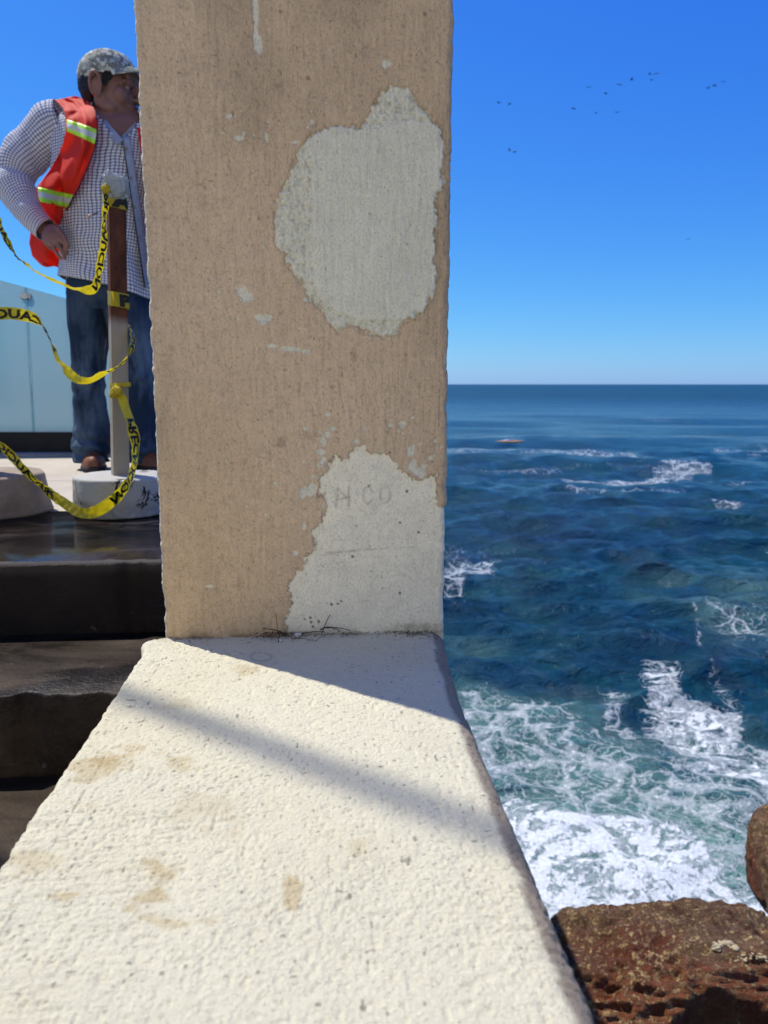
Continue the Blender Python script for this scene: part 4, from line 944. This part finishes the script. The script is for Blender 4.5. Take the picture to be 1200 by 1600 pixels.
# ------------------------------------------------------------------ the man
MD = 3.3; PXM = MD / F * 1.02
def MP(px, py, dy=0.0): return np.array(PD(px, py, MD + dy))
RA, FA, UA = np.array(RIGHT), np.array(FWD), np.array(UP)
def loft(sec, n=8, seg=40, limb=True, wrinkle=None, caps=True):
    """sec: (px, py, dy, half width in px, half depth in m) -> V, F, UV in metres"""
    C = catmull([(*MP(a, b, c), hw * PXM, d) for a, b, c, hw, d in sec], n)
    pos, ra, rb = C[:, :3], C[:, 3], C[:, 4]; T = np.gradient(pos, axis=0); T /= np.linalg.norm(T, axis=1)[:, None]
    arc = np.concatenate([[0], np.cumsum(np.linalg.norm(np.diff(pos, axis=0), axis=1))]); V = []; UV = []
    for i in range(len(pos)):
        if limb:
            A = np.cross(T[i], FA); A /= np.linalg.norm(A); B = np.cross(A, T[i])
            if A @ RA < 0 and False: A = -A
        else: A, B = RA, FA
        for k in range(seg):
            a = 2 * math.pi * k / seg; V.append(pos[i] + A * ra[i] * math.cos(a) + B * rb[i] * math.sin(a)); UV.append((a * (np.mean(ra) + np.mean(rb)) / 2, arc[i]))
    V = np.array(V); Fc = grid_faces(len(pos), seg, True); return V, Fc, np.array(UV), pos, T
def wrinkles(V, pos_c, amp, fx, fz, seed):
    """push along the outward direction from the loft's own axis"""
    d = V - pos_c; d /= np.linalg.norm(d, axis=1)[:, None] + 1e-9
    w = fbm(V[:, 0] * fx + V[:, 2] * fx * .4, V[:, 1] * fx, V[:, 2] * fz, 3, seed, .5); w = 1 - 2 * np.abs(w) ** .8
    return V + d * (w * amp)[:, None]
def ringc(pos, seg): return np.repeat(pos, seg, axis=0)
def tri(Fc): return np.concatenate([Fc[:, [0, 1, 2]], Fc[:, [0, 2, 3]]]) if Fc.shape[1] == 4 else Fc
def capped(V, Fc, seg):
    n = len(V) // seg; a = V[:seg].mean(0); b = V[-seg:].mean(0); i0 = len(V); V = np.vstack([V, a, b]); T = [tri(Fc)]
    k = np.arange(seg); k2 = (k + 1) % seg
    T.append(np.stack([k2, k, np.full(seg, i0)], 1)); o = (n - 1) * seg; T.append(np.stack([o + k, o + k2, np.full(seg, i0 + 1)], 1)); return V, np.concatenate(T)
def join(parts):
    Vs, Fs, o = [], [], 0
    for V, Fc in parts: Vs.append(V); Fs.append(tri(Fc) + o); o += len(V)
    return np.concatenate(Vs), np.concatenate(Fs)
def remesh(name, V, Fc, voxel, mat, parent, smooth=4, sf=.6):
    o = bpy.data.objects.new(name, mesh_np(name, V, Fc)); COL.objects.link(o)
    m = o.modifiers.new('r', 'REMESH'); m.mode = 'VOXEL'; m.voxel_size = voxel; m.use_smooth_shade = True
    s = o.modifiers.new('s', 'SMOOTH'); s.iterations = smooth; s.factor = sf
    dg = bpy.context.evaluated_depsgraph_get(); me = bpy.data.meshes.new_from_object(o.evaluated_get(dg)); bpy.data.objects.remove(o)
    me.name = name; me.materials.clear(); return link(name, me, mat, parent)
I4 = ico(4)
def ell(c, r, rot=None):
    V = I4[0] * np.array(r); 
    if rot is not None: V = V @ np.array(rot).T
    return V + np.array(c), I4[1]

def build_man():
    foot = MP(170, 732, 0); foot[2] = 0.0
    man = empty('person', Vector(foot), 'man in grey camouflage cap, orange safety vest, checked shirt and jeans, hand on hip', 'person')
    def own(name, V, Fc, mat, uv=None, smooth=True, parent=None):
        me = mesh_np(name, V, Fc, smooth, None, uv); o = link(name, me, mat, None); o.parent = parent or man
        o.matrix_parent_inverse = Matrix.Translation(-Vector(foot)) if (parent is None) else Matrix.Identity(4); return o
    # ---- materials
    t = NT('brown_skin'); v = t.obj(); n = t.noise(v, 45, 5, .6); n2 = t.noise(v, 9, 3)
    t_c = t.mix(t.ramp(n2, [(.35, 0), (.65, 1)]), (.19, .088, .064), (.26, .128, .094)); p = t.pbr(t_c, .48, t.bump(n, .15, .002), .4)
    p.inputs['Subsurface Weight'].default_value = .08; p.inputs['Subsurface Radius'].default_value = (.01, .004, .002); M_skin = t.m
    t = NT('checked_shirt'); uv = t.n('UVMap').outputs[0]; sx = t.n('SeparateXYZ'); t.L(uv, sx.inputs[0])
    def lines(s): 
        f = t.math('FRACT', t.math('MULTIPLY', s, 86.0)); return t.ramp(t.math('ABSOLUTE', t.math('SUBTRACT', f, .5)), [(.13, 1), (.22, 0)])
    a, b = lines(sx.outputs[0]), lines(sx.outputs[1]); k = t.math('MULTIPLY', t.math('ADD', a, b), .5)
    col = t.ramp(k, [(0, (.74, .74, .78)), (.5, (.27, .29, .38)), (1, (.07, .08, .14))])
    fine = t.noise(t.obj(), 380, 2); t.pbr(col, .85, t.bump(t.math('ADD', t.math('MULTIPLY', fine, .3), t.noise(t.obj(), 22, 4)), .5, .012), .15); M_shirt = t.m
    t = NT('denim'); v = t.obj(); a = t.noise(t.mapping(v, (1, 1, .35)), 9, 5, .6); b = t.noise(v, 300, 3)
    sx = t.n('SeparateXYZ'); t.L(v, sx.inputs[0])
    fade = t.math('MULTIPLY', t.ramp(sx.outputs['Z'], [(.02, .2), (.25, .8), (.45, 1), (.75, .1)]), t.ramp(a, [(.40, 0), (.62, 1)]))
    col = t.mix(fade, (.016, .032, .062), (.13, .19, .27)); col = t.mix(.35, col, t.ramp(b, [(.3, .4), (.7, 1.3)]), 'MULTIPLY')
    t.pbr(col, .9, t.bump(t.math('ADD', a, b), .35, .003), .1); M_jean = t.m
    t = NT('orange_vest_cloth'); v = t.obj(); a = t.noise(v, 14, 4)
    p = t.n('BsdfPrincipled'); t.L(t.mix(a, (.80, .028, .008), (.88, .045, .012)), p.inputs['Base Color']); p.inputs['Roughness'].default_value = .7; t.L(t.bump(a, .5, .008), p.inputs['Normal'])
    tl = t.n('BsdfTranslucent'); tl.inputs[0].default_value = (.95, .07, .012, 1); m = t.n('MixShader'); m.inputs[0].default_value = .38
    t.L(p.outputs[0], m.inputs[1]); t.L(tl.outputs[0], m.inputs[2]); t.L(m.outputs[0], t.o.inputs[0]); M_vest = t.m
    t = NT('lime_reflective_band'); uv = t.n('UVMap').outputs[0]; sx = t.n('SeparateXYZ'); t.L(uv, sx.inputs[0])
    mid = t.ramp(t.math('ABSOLUTE', t.math('SUBTRACT', sx.outputs[1], .5)), [(.18, 1), (.21, 0)])
    t.pbr(t.mix(mid, (.48, .90, .06), (.62, .64, .62)), .4, None, .4); M_band = t.m
    M_seam = mat_grain('dark_vest_binding', (.012, .01, .012), (.02, .02, .02), 60, .8, 0)
    t = NT('camouflage_cloth'); v = t.obj(); vo = t.n('TexVoronoi'); t.L(v, vo.inputs['Vector']); vo.inputs['Scale'].default_value = 62; vo.distance = 'CHEBYCHEV'
    cm = t.n('SeparateColor'); t.L(vo.outputs['Color'], cm.inputs[0]); nz = t.noise(v, 20, 3); kk = t.math('ADD', t.math('MULTIPLY', cm.outputs[0], .55), t.math('MULTIPLY', nz, .5))
    t.pbr(t.ramp(kk, [(0, (.20, .21, .18)), (.42, (.34, .36, .30)), (.52, (.50, .50, .43)), (.64, (.66, .65, .57)), (.74, (.24, .25, .22))], 'CONSTANT'), .9, t.bump(t.noise(v, 200, 2), .2, .001), .1); M_camo = t.m
    M_hair = mat_grain('black_hair', (.008, .007, .008), (.02, .018, .018), 90, .5, .8, .004, fine=400)
    M_shoe = mat_grain('brown_leather', (.16, .055, .02), (.26, .10, .045), 20, .5, .3); M_sole = mat_grain('dark_rubber', (.02, .018, .016), (.04, .035, .03), 20, .8, .2)
    M_eye = mat_grain('shaded_eye_white', (.22, .19, .18), (.28, .25, .24), 20, .2, 0); M_lip = mat_grain('lips', (.20, .07, .055), (.24, .09, .07), 40, .5, .1)  # eye whites painted dark for shade under the cap; buttons share the colour
    # ---- torso profile, shared by body and shirt
    TS = [(160, 166, .02, 26, .060), (168, 174, .015, 50, .075), (172, 184, .01, 68, .095), (172, 200, 0, 77, .115), (171, 230, 0, 78, .130), (168, 280, 0, 74, .145), (166, 330, 0, 66, .155), (166, 380, 0, 63, .155), (167, 420, 0, 63, .150), (168, 452, 0, 64, .148)]
    ys = np.array([s[1] for s in TS]); 
    def torso_dy(px, py, out=0.0):
        c = np.interp(py, ys, [s[0] for s in TS]); hw = np.interp(py, ys, [s[3] for s in TS]); d = np.interp(py, ys, [s[4] for s in TS]); o = np.interp(py, ys, [s[2] for s in TS])
        return o - d * np.sqrt(np.clip(1 - ((px - c) / (hw + .001)) ** 2, .0, 1)) - out
    # ---- head, in its own frame (x sideways, y forward, z up)
    f = RA * .99 - FA * .13; tiltdown = R(7); f2 = f * math.cos(tiltdown) - UA * math.sin(tiltdown); side = np.cross(f2, UA); side /= np.linalg.norm(side); upv = np.cross(side, f2)
    HC = MP(173, 142, -.02); HS = 1.12
    def H(V): V = np.asarray(V) * HS; return HC + V[:, :1] * side + V[:, 1:2] * f2 + V[:, 2:3] * upv
    hp = [ell((0, -.012, .035), (.077, .098, .085)), ell((0, .028, -.030), (.064, .066, .086)), ell((0, .062, -.095), (.032, .026, .024)), ell((0, .080, .045), (.05, .016, .035))]
    for s in (-1, 1):
        hp += [ell((s * .031, .081, .0115), (.017, .012, .0055)), ell((s * .031, .080, -.0065), (.016, .011, .005))]
        hp += [ell((s * .038, .058, -.026), (.030, .028, .034)), ell((s * .013, .106, -.030), (.010, .011, .009)), ell((s * .046, .02, -.068), (.026, .036, .030)), ell((s * .058, -.005, -.045), (.018, .024, .034))]
        V, Fc = tube([(s * .055, .068, .018), (s * .03, .088, .024), (0, .092, .020)], [.009, .011, .010], 12); hp.append(capped(V, Fc, 12))
        # ear: rim, lobe and bowl
        rim = [(s * (.084 + .010 * math.sin(a)), -.010 - .020 * math.cos(a) - .004, -.006 + .036 * math.sin(a)) for a in np.linspace(-1.2, 4.0, 16)]
        V, Fc = tube(rim, .0062, 8); hp.append(capped(V, Fc, 8)); hp.append(ell((s * .079, -.004, -.036), (.006, .010, .011))); hp.append(ell((s * .076, -.014, -.006), (.005, .018, .028)))
    V, Fc = tube([(0, .090, .020), (0, .104, .0), (0, .118, -.022), (0, .108, -.034)], [.008, .011, .0145, .010], 14); hp.append(capped(V, Fc, 14))
    hp += [ell((0, .088, -.053), (.026, .012, .008)), ell((0, .085, -.068), (.022, .012, .008))]
    parts = [(H(V), Fc) for V, Fc in hp]
    # ---- body: torso, neck, arms, legs, hands in one surface
    seg = 32
    def add(sec, limb, n=6):
        V, Fc, *_ = loft(sec, n, seg, limb); parts.append(capped(V, Fc, seg))
    add([(c, y, o, hw * .92, d * .93) for c, y, o, hw, d in TS], False)
    add([(172, 150, -.01, 24, .058), (173, 172, -.01, 24, .062), (172, 186, .0, 30, .07), (172, 205, .0, 40, .08)], False)
    add([(94, 198, .02, 25, .065), (62, 226, .01, 20, .052), (28, 262, 0, 17, .045), (22, 288, -.02, 16, .042), (40, 322, -.07, 15, .04), (60, 346, -.11, 11, .030), (70, 358, -.125, 10, .022)], True)
    add([(250, 198, .02, 25, .065), (272, 250, .01, 20, .052), (282, 300, 0, 17, .045), (280, 350, -.04, 15, .04), (272, 392, -.06, 10, .028)], True)
    add([(140, 446, 0, 30, .10), (138, 520, 0, 27, .085), (140, 600, 0, 19, .062), (142, 660, .01, 18, .058), (145, 722, 0, 13, .042)], False)
    add([(196, 446, 0, 30, .10), (206, 520, 0, 27, .085), (215, 600, 0, 19, .062), (220, 660, .01, 18, .058), (225, 722, 0, 13, .042)], False)
    # right hand on the hip: palm, four bent fingers, thumb
    def palm(c, ax, r):
        parts.append(ell(MP(*c), r, np.stack([np.array(a) for a in ax], 1)))
    dirn = MP(95, 384, -.17) - MP(70, 358, -.13); dirn /= np.linalg.norm(dirn); vw = FA - dirn * (FA @ dirn); vw /= np.linalg.norm(vw); sd2 = np.cross(dirn, vw)
    palm((81, 368, -.165), (dirn, sd2, vw), (.052, .042, .018))
    for kx, ky, mx, my, tx, ty, dz, r in [(93, 359, 102, 372, 106, 385, -.01, .0098), (91, 368, 101, 382, 105, 395, .0, .0100), (86, 376, 96, 391, 101, 403, .0, .0096), (80, 382, 88, 395, 95, 404, .004, .0086)]:
        P = catmull([MP(kx - 7, ky - 6, -.165), MP(kx, ky, -.182), MP(mx, my, -.192 + dz), MP(tx, ty, -.180 + dz)], 5); V, Fc = tube(P, np.linspace(r * .94, r * .72, len(P)), 12); parts.append(capped(V, Fc, 12)); parts.append(ell(P[-1], (r * .8,) * 3))
    parts.append(ell(MP(92, 380, -.168), (.020, .018, .022)))
    P = catmull([MP(70, 366, -.14), MP(72, 380, -.125), MP(84, 390, -.10)], 5); V, Fc = tube(P, np.linspace(.013, .009, len(P)), 12); parts.append(capped(V, Fc, 12))
    palm((270, 408, -.07), (UA, RA, FA), (.05, .018, .04))
    for i in range(4):
        P = catmull([MP(264 + i * 5, 415, -.08 + i * .012), MP(263 + i * 5, 428, -.085 + i * .012), MP(266 + i * 5, 440 - abs(i - 1.5) * 2, -.075 + i * .012)], 4); V, Fc = tube(P, .0088, 10); parts.append(capped(V, Fc, 10))
    V, Fc = join(parts); V = V.astype(float)
    b = remesh('body', V, Fc, .0040, M_skin, None, 3, .5); b.parent = man; b.matrix_parent_inverse = Matrix.Translation(-Vector(foot))
    # eyes, lips, hair, cap
    for s in (-1, 1): V, Fc = ell((s * .031, .0775, .003), (.0115,) * 3); own('eye', H(V), Fc, M_eye)
    for s in (-1, 1): V, Fc = ell((s * .031, .0895, .003), (.005, .002, .005)); own('pupil', H(V), Fc, M_hair)
    for s in (-1, 1): V, Fc = tube([(s * .014, .094, .021), (s * .03, .0935, .026), (s * .05, .078, .022)], [.003, .004, .002], 8); own('eyebrow', H(V), Fc, M_hair)
    V, Fc = ell((0, .0985, -.054), (.021, .006, .0045)); own('lip', H(V), Fc, M_lip); V, Fc = ell((0, .095, -.0655), (.019, .006, .005)); own('lip', H(V), Fc, M_lip)
    V, Fc = ico(6); P = V * np.array([.0815, .103, .100]) + np.array([0, -.014, .022])
    face = (P[:, 1] > .022 - .35 * (P[:, 2] - .03)) | (P[:, 2] < -.055) | ((np.abs(P[:, 0]) > .05) & (P[:, 1] > -.040) & (P[:, 2] < .035))
    sb = (np.abs(P[:, 0]) > .045) & (P[:, 1] > .004) & (P[:, 2] > -.012 + 1.1 * np.abs(P[:, 1] - .018) + .35 * (P[:, 1] - .018))
    keep = ~face | sb; F2 = Fc[keep[Fc].all(1)]; P += V * (fbm(V[:, 0] * 14, V[:, 1] * 14, V[:, 2] * 6, 3, 4) * .004)[:, None]; own('hair', H(P), F2, M_hair)
    # cap: crown cut by a tilted plane, six-panel seams, brim
    V, Fc = ico(5); P = V * np.array([.0875, .108, .088]) + np.array([0, -.012, .044]); plane = P[:, 2] - (.030 + .34 * P[:, 1])
    low = plane < 0; P[low, 2] -= 0; az = np.arctan2(V[:, 0], V[:, 1]); seam = np.exp(-((np.abs(((az / (math.pi / 3)) % 1) - .5) - .5) / .03) ** 2) * (V[:, 2] < .97)
    P += V * (-.0016 * seam + fbm(V[:, 0] * 4, V[:, 1] * 4, V[:, 2] * 4, 3, 8) * .004)[:, None]
    keep = plane > -.004; F2 = Fc[keep[Fc].all(1)]; cap = own('cap', H(P), F2, M_camo); md = cap.modifiers.new('s', 'SOLIDIFY'); md.thickness = .003
    g = []; 
    for i, r_ in enumerate(np.linspace(0, 1, 12)):
        for a in np.linspace(-1.15, 1.15, 24):
            rr = 1 + .62 * r_ * math.cos(a * .92) ** .8
            x, y = .086 * math.sin(a) * (1 + .06 * r_), -.012 + .106 * math.cos(a) * rr; g.append((x, y, .030 + .34 * (y if r_ == 0 else (-.012 + .106 * math.cos(a))) - .012 * r_ - 2.2 * x * x * (.6 + r_ * .5) + .016))
    brim = own('cap_brim', H(g), grid_faces(12, 24), M_camo); md = brim.modifiers.new('s', 'SOLIDIFY'); md.thickness = .003
    V, Fc = ell((0, -.012, .1325), (.008, .008, .004)); own('cap_button', H(V), Fc, M_camo)
    # ---- shirt
    seg = 96
    V, Fc, uv, pos, T = loft(TS, 14, seg, False)
    V = wrinkles(V, ringc(pos, seg), .011, 5.5, 3.2, 31); V = wrinkles(V, ringc(pos, seg), .005, 14, 7, 37)
    px, py = project(V); zc = V[:, 2]
    # hem slopes down to the right
    low = py > 400; V[low, 2] -= 0; px, py = project(V)
    V[:, 2] -= np.clip((py - 400) / 50, 0, 1) * ((px - 165) * .22) * .0030
    neck = [(146, 100), (147, 171), (163, 190), (188, 219), (192, 216), (204, 203), (214, 190), (214, 100)]
    ins = (poly_sd(px, py, neck) < 0) & (((V - foot) @ FA) < .03); keep = ~ins; F2 = Fc[keep[Fc].all(1)]
    parts_v = [V]; parts_f = [F2]; parts_uv = [uv]; off = len(V)
    for sec, sdd in (([(104, 196, .02, 35, .095), (84, 204, .02, 36, .092), (56, 226, .01, 31, .082), (30, 256, 0, 28, .076), (24, 288, -.025, 26, .070), (38, 318, -.07, 22.5, .060), (54, 340, -.105, 18.5, .048), (63, 350, -.118, 17, .042), (72, 359, -.13, 16.5, .038)], 5),
                     ([(240, 196, .02, 34, .095), (262, 220, .02, 33, .09), (276, 270, .01, 27, .075), (282, 310, 0, 25, .07), (280, 350, -.04, 22, .06), (274, 386, -.06, 17, .045)], 9)):
        V, Fc, uv, pos, T = loft(sec, 12, 64, True); ax = ringc(T, 64)
        d = V - ringc(pos, 64); dn = d / (np.linalg.norm(d, axis=1)[:, None] + 1e-9)
        s_ = uv[:, 1] * 34 + fbm(V[:, 0] * 7, V[:, 1] * 7, V[:, 2] * 7, 3, sdd) * 5.5; w_ = np.sin(s_) * .5 + fbm(V[:, 0] * 9, V[:, 1] * 9, V[:, 2] * 9, 3, sdd + 1)
        env = np.sin(np.clip(uv[:, 1] / uv[:, 1].max(), 0, 1) * math.pi) ** .5 * sstep(1, .86, uv[:, 1] / uv[:, 1].max()); V = V + dn * (w_ * .0085 * env * 1.35)[:, None]
        parts_v.append(V); parts_f.append(Fc + off); parts_uv.append(uv); off += len(V)
        cuff_i = uv[:, 1] / uv[:, 1].max() > .86
    PV = np.concatenate(parts_v); PU = np.concatenate(parts_uv); PU = PU + np.stack([fbm(PV[:, 0] * 9, PV[:, 1] * 9, PV[:, 2] * 9, 3, 81), fbm(PV[:, 0] * 9, PV[:, 1] * 9, PV[:, 2] * 9, 3, 91)], 1) * .012
    sh = own('shirt', PV, np.concatenate(parts_f), M_shirt, PU)
    md = sh.modifiers.new('s', 'SOLIDIFY'); md.thickness = .002
    def sheet(name, Pf, ns, nv, mat, parent=None, thick=.0022, uv=True):
        V = []; U = []
        for j in range(nv):
            for i in range(ns): V.append(Pf(i / (ns - 1), j / (nv - 1))); U.append((i / (ns - 1), j / (nv - 1)))
        o = own(name, np.array(V), grid_faces(nv, ns), mat, np.array(U), parent=parent); md = o.modifiers.new('s', 'SOLIDIFY'); md.thickness = thick; return o
    # placket with its dark edge, and the collar
    def plack(s, v_): 
        y = 214 + v_ * 236; x = 190 + (y - 214) * .150 + s * (13 + v_ * 2); return MP(x, y, torso_dy(x, y, .009))
    M_pk = mat_grain('pale_blue_placket', (.30, .34, .44), (.40, .44, .54), 30, .85, .2)
    pl = sheet('placket', plack, 6, 50, M_pk)
    sheet('seam', lambda s, v_: MP(*(lambda x, y: (x, y, torso_dy(x, y, .0125)))(190.2 + (214 + v_ * 236 - 214) * .150 + s * 1.3, 214 + v_ * 236)), 3, 50, M_seam, pl)
    for k in range(5): V, Fc = ell(MP(197 + k * 7.0, 232 + k * 46, torso_dy(197 + k * 7, 232 + k * 46, .0145)), (.0055, .0025, .0055)); own('button', V, Fc, M_eye, parent=pl)
    def collar(s, v_):
        a = np.array([(145, 166, .0), (156, 183, -.06), (173, 203, -.10), (190, 222, -.13)]); c = np.array([np.interp(v_, [0, .33, .66, 1], a[:, i]) for i in range(3)])
        return MP(c[0] - 7 + s * 10, c[1] + 6 - s * 9, min(c[2], torso_dy(c[0], c[1])) - .020 + .012 * s)
    sheet('collar', collar, 8, 24, M_pk)
    sheet('collar', lambda s, v_: MP(190 + v_ * 24 + s * 4 - 2, 220 - v_ * 24 + s * 10 - 5, -.118 + v_ * .04 - .010 * (1 - s)), 6, 16, M_pk)
    # ---- vest
    Lc = np.array([(86, 157), (92, 162), (100, 172), (103, 188), (103, 206), (99, 225), (90, 245), (78, 265), (65, 283), (57, 293), (58, 306), (64, 321), (74, 336), (89, 351)], float)
    Rc = np.array([(118, 150), (138, 158), (149, 172), (153, 190), (152, 212), (148, 234), (140, 256), (131, 277), (122, 297), (115, 308), (109, 320), (103, 332), (97, 342), (92, 352)], float)
    k_ = np.linspace(0, 1, len(Lc))
    def vest(s, v_, out=0.0):
        l = np.array([np.interp(v_, k_, Lc[:, i]) for i in (0, 1)]); r = np.array([np.interp(v_, k_, Rc[:, i]) for i in (0, 1)]); q = l + (r - l) * s
        b_ = torso_dy(q[0], q[1]); base = min(b_, -.02) if q[1] > 172 else b_ + 0
        lift = -.035 * sstep(250, 300, q[1]) * (1 - s) - .12 * sstep(235, 300, q[1]) * np.clip((105 - q[0]) / 40, 0, 1)
        top = .055 * sstep(172, 152, q[1]) - .03 * sstep(160, 190, q[1]) * (1 - s)
        fold = .013 * math.sin(s * 8.5 + v_ * 7) * sstep(.1, .4, v_) + .012 * math.exp(-((s - .55 - .25 * v_) / .10) ** 2) + .006 * float(vnoise(s * 5, v_ * 12, 0, 3))
        return MP(q[0], q[1], base + lift + top - .070 - fold - out - .03 * sstep(230, 175, q[1]) * (1 - .3 * s))
    V0 = []; ns, nv = 44, 90; ve = sheet('safety_vest', vest, ns, nv, M_vest)
    def vband(v0, v1, sl, nm='reflective_stripe', s0=.03, s1=.97):
        sheet(nm, lambda s, q: vest(s0 + (s1 - s0) * s, v0 + (v1 - v0) * q + sl * s, .0035), 44, 8, M_band, ve, .001)
    vband(.225, .305, .050); vband(.685, .815, -.015)
    sheet('vest_binding', lambda s, q: vest(.975 + s * .03, .05 + q * .93, .0035), 3, 80, M_seam, ve, .001)
    def flap(s, v_):
        l = np.array([np.interp(v_, [0, .25, .5, .75, 1], c) for c in ((66, 48, 46, 51, 62), (338, 358, 380, 400, 411))]); r = np.array([np.interp(v_, [0, .25, .5, .75, 1], c) for c in ((92, 100, 102, 102, 100), (340, 362, 385, 405, 424))]); q = l + (r - l) * s
        return MP(q[0], q[1] + 3 * math.sin(s * 7) * v_ ** 3, .035 + .02 * math.sin(s * 7 + v_ * 3) - .01 * float(vnoise(s * 4, v_ * 5, 0, 9)))
    sheet('vest_back', flap, 40, 40, M_vest, ve)
    sheet('vest_back', lambda s, q: MP(90 + s * 160, 186 + q * 224, .165 - .10 * (2 * s - 1) ** 2 * (1 - .2 * q)), 30, 40, M_vest, ve)
    sheet('vest_front', lambda s, q: MP(214 + q * 34 + s * 34, 199 + q * 210 + s * 4, torso_dy(214 + q * 12 + s * 20, 200 + q * 210) - .025), 16, 40, M_vest, ve)
    # ---- jeans
    seg = 72; JV = []; JF = []; off = 0
    for sec, sdd in (([(166, 416, 0, 56, .135), (167, 440, 0, 57, .140), (168, 462, 0, 57, .142), (168, 486, 0, 46, .10)], 1),
                     ([(142, 440, 0, 30, .125), (140, 480, 0, 29, .118), (139, 520, 0, 27, .108), (139, 560, 0, 24, .097), (139, 592, -.01, 23, .088), (139, 620, -.005, 21.5, .084), (142, 655, .01, 25, .088), (144, 684, .01, 28, .092), (144, 705, 0, 27, .088), (146, 721, 0, 25, .078)], 2),
                     ([(192, 440, 0, 36, .125), (200, 480, 0, 36, .118), (207, 520, 0, 33, .108), (212, 560, 0, 29, .097), (215, 592, -.01, 27, .088), (217, 620, -.005, 26, .084), (220, 655, .01, 28, .088), (223, 684, .01, 31, .092), (225, 705, 0, 29, .088), (226, 721, 0, 25, .078)], 3)):
        V, Fc, uv, pos, T = loft(sec, 10, seg, False)
        if sdd > 1:
            px, py = project(V); e = sstep(650, 700, py) * 1.0 + .5 * np.exp(-((py - 600) / 30) ** 2) + .35 * sstep(480, 445, py)
            d = V - ringc(pos, seg); dn = d / (np.linalg.norm(d, axis=1)[:, None] + 1e-9)
            w_ = np.sin(V[:, 2] * 95 + fbm(V[:, 0] * 10, V[:, 1] * 10, V[:, 2] * 6, 3, sdd) * 7) * e * .008 + fbm(V[:, 0] * 9, V[:, 1] * 9, V[:, 2] * 4, 4, sdd + 5) * .014
            V = V + dn * w_[:, None]
        JV.append(V); JF.append(Fc + off); off += len(V)
    je = own('jeans', np.concatenate(JV), np.concatenate(JF), M_jean)
    # ---- shoes
    for cx, ang in ((147, -70), (228, -52)):
        c = MP(cx, 732, .02); c[2] = 0; a = R(ang); d1 = RA * math.cos(a) + FA * math.sin(a); d2 = np.cross(UA, d1); L = np.linspace(-.09, .19, 26); V = []; V2 = []
        for l in L:
            u = (l + .09) / .28; w_ = .047 * (1 - abs(2 * u - 1.06) ** 4 * .75) * (.85 + .2 * math.sin(u * 3)); hgt = .085 - .045 * sstep(.3, .95, u) if u < .9 else .045 * (1 - ((u - .9) / .1) ** 2 * .6)
            for k in range(20):
                b = 2 * math.pi * k / 20; V.append(c + d1 * l + d2 * (w_ * math.cos(b)) + UA * (.022 + max(math.sin(b) * hgt, -.004)));
            for k in range(12):
                b = 2 * math.pi * k / 12; V2.append(c + d1 * (l * 1.02) + d2 * ((w_ + .004) * math.cos(b)) + UA * (.013 + .0115 * np.sign(math.sin(b)) * abs(math.sin(b)) ** .3))
        s = own('shoe', *capped(np.array(V), grid_faces(26, 20, True), 20), M_shoe); own('sole', *capped(np.array(V2), grid_faces(26, 12, True), 12), M_sole, parent=s)
        for q in range(4): V, Fc = tube([c + d1 * (.03 + q * .02) + d2 * w2 + UA * (.105 - q * .012 - abs(w2) * .4) for w2 in (-.025, 0, .025)], .0025, 6); own('lace', V, Fc, M_seam, parent=s)
build_man()
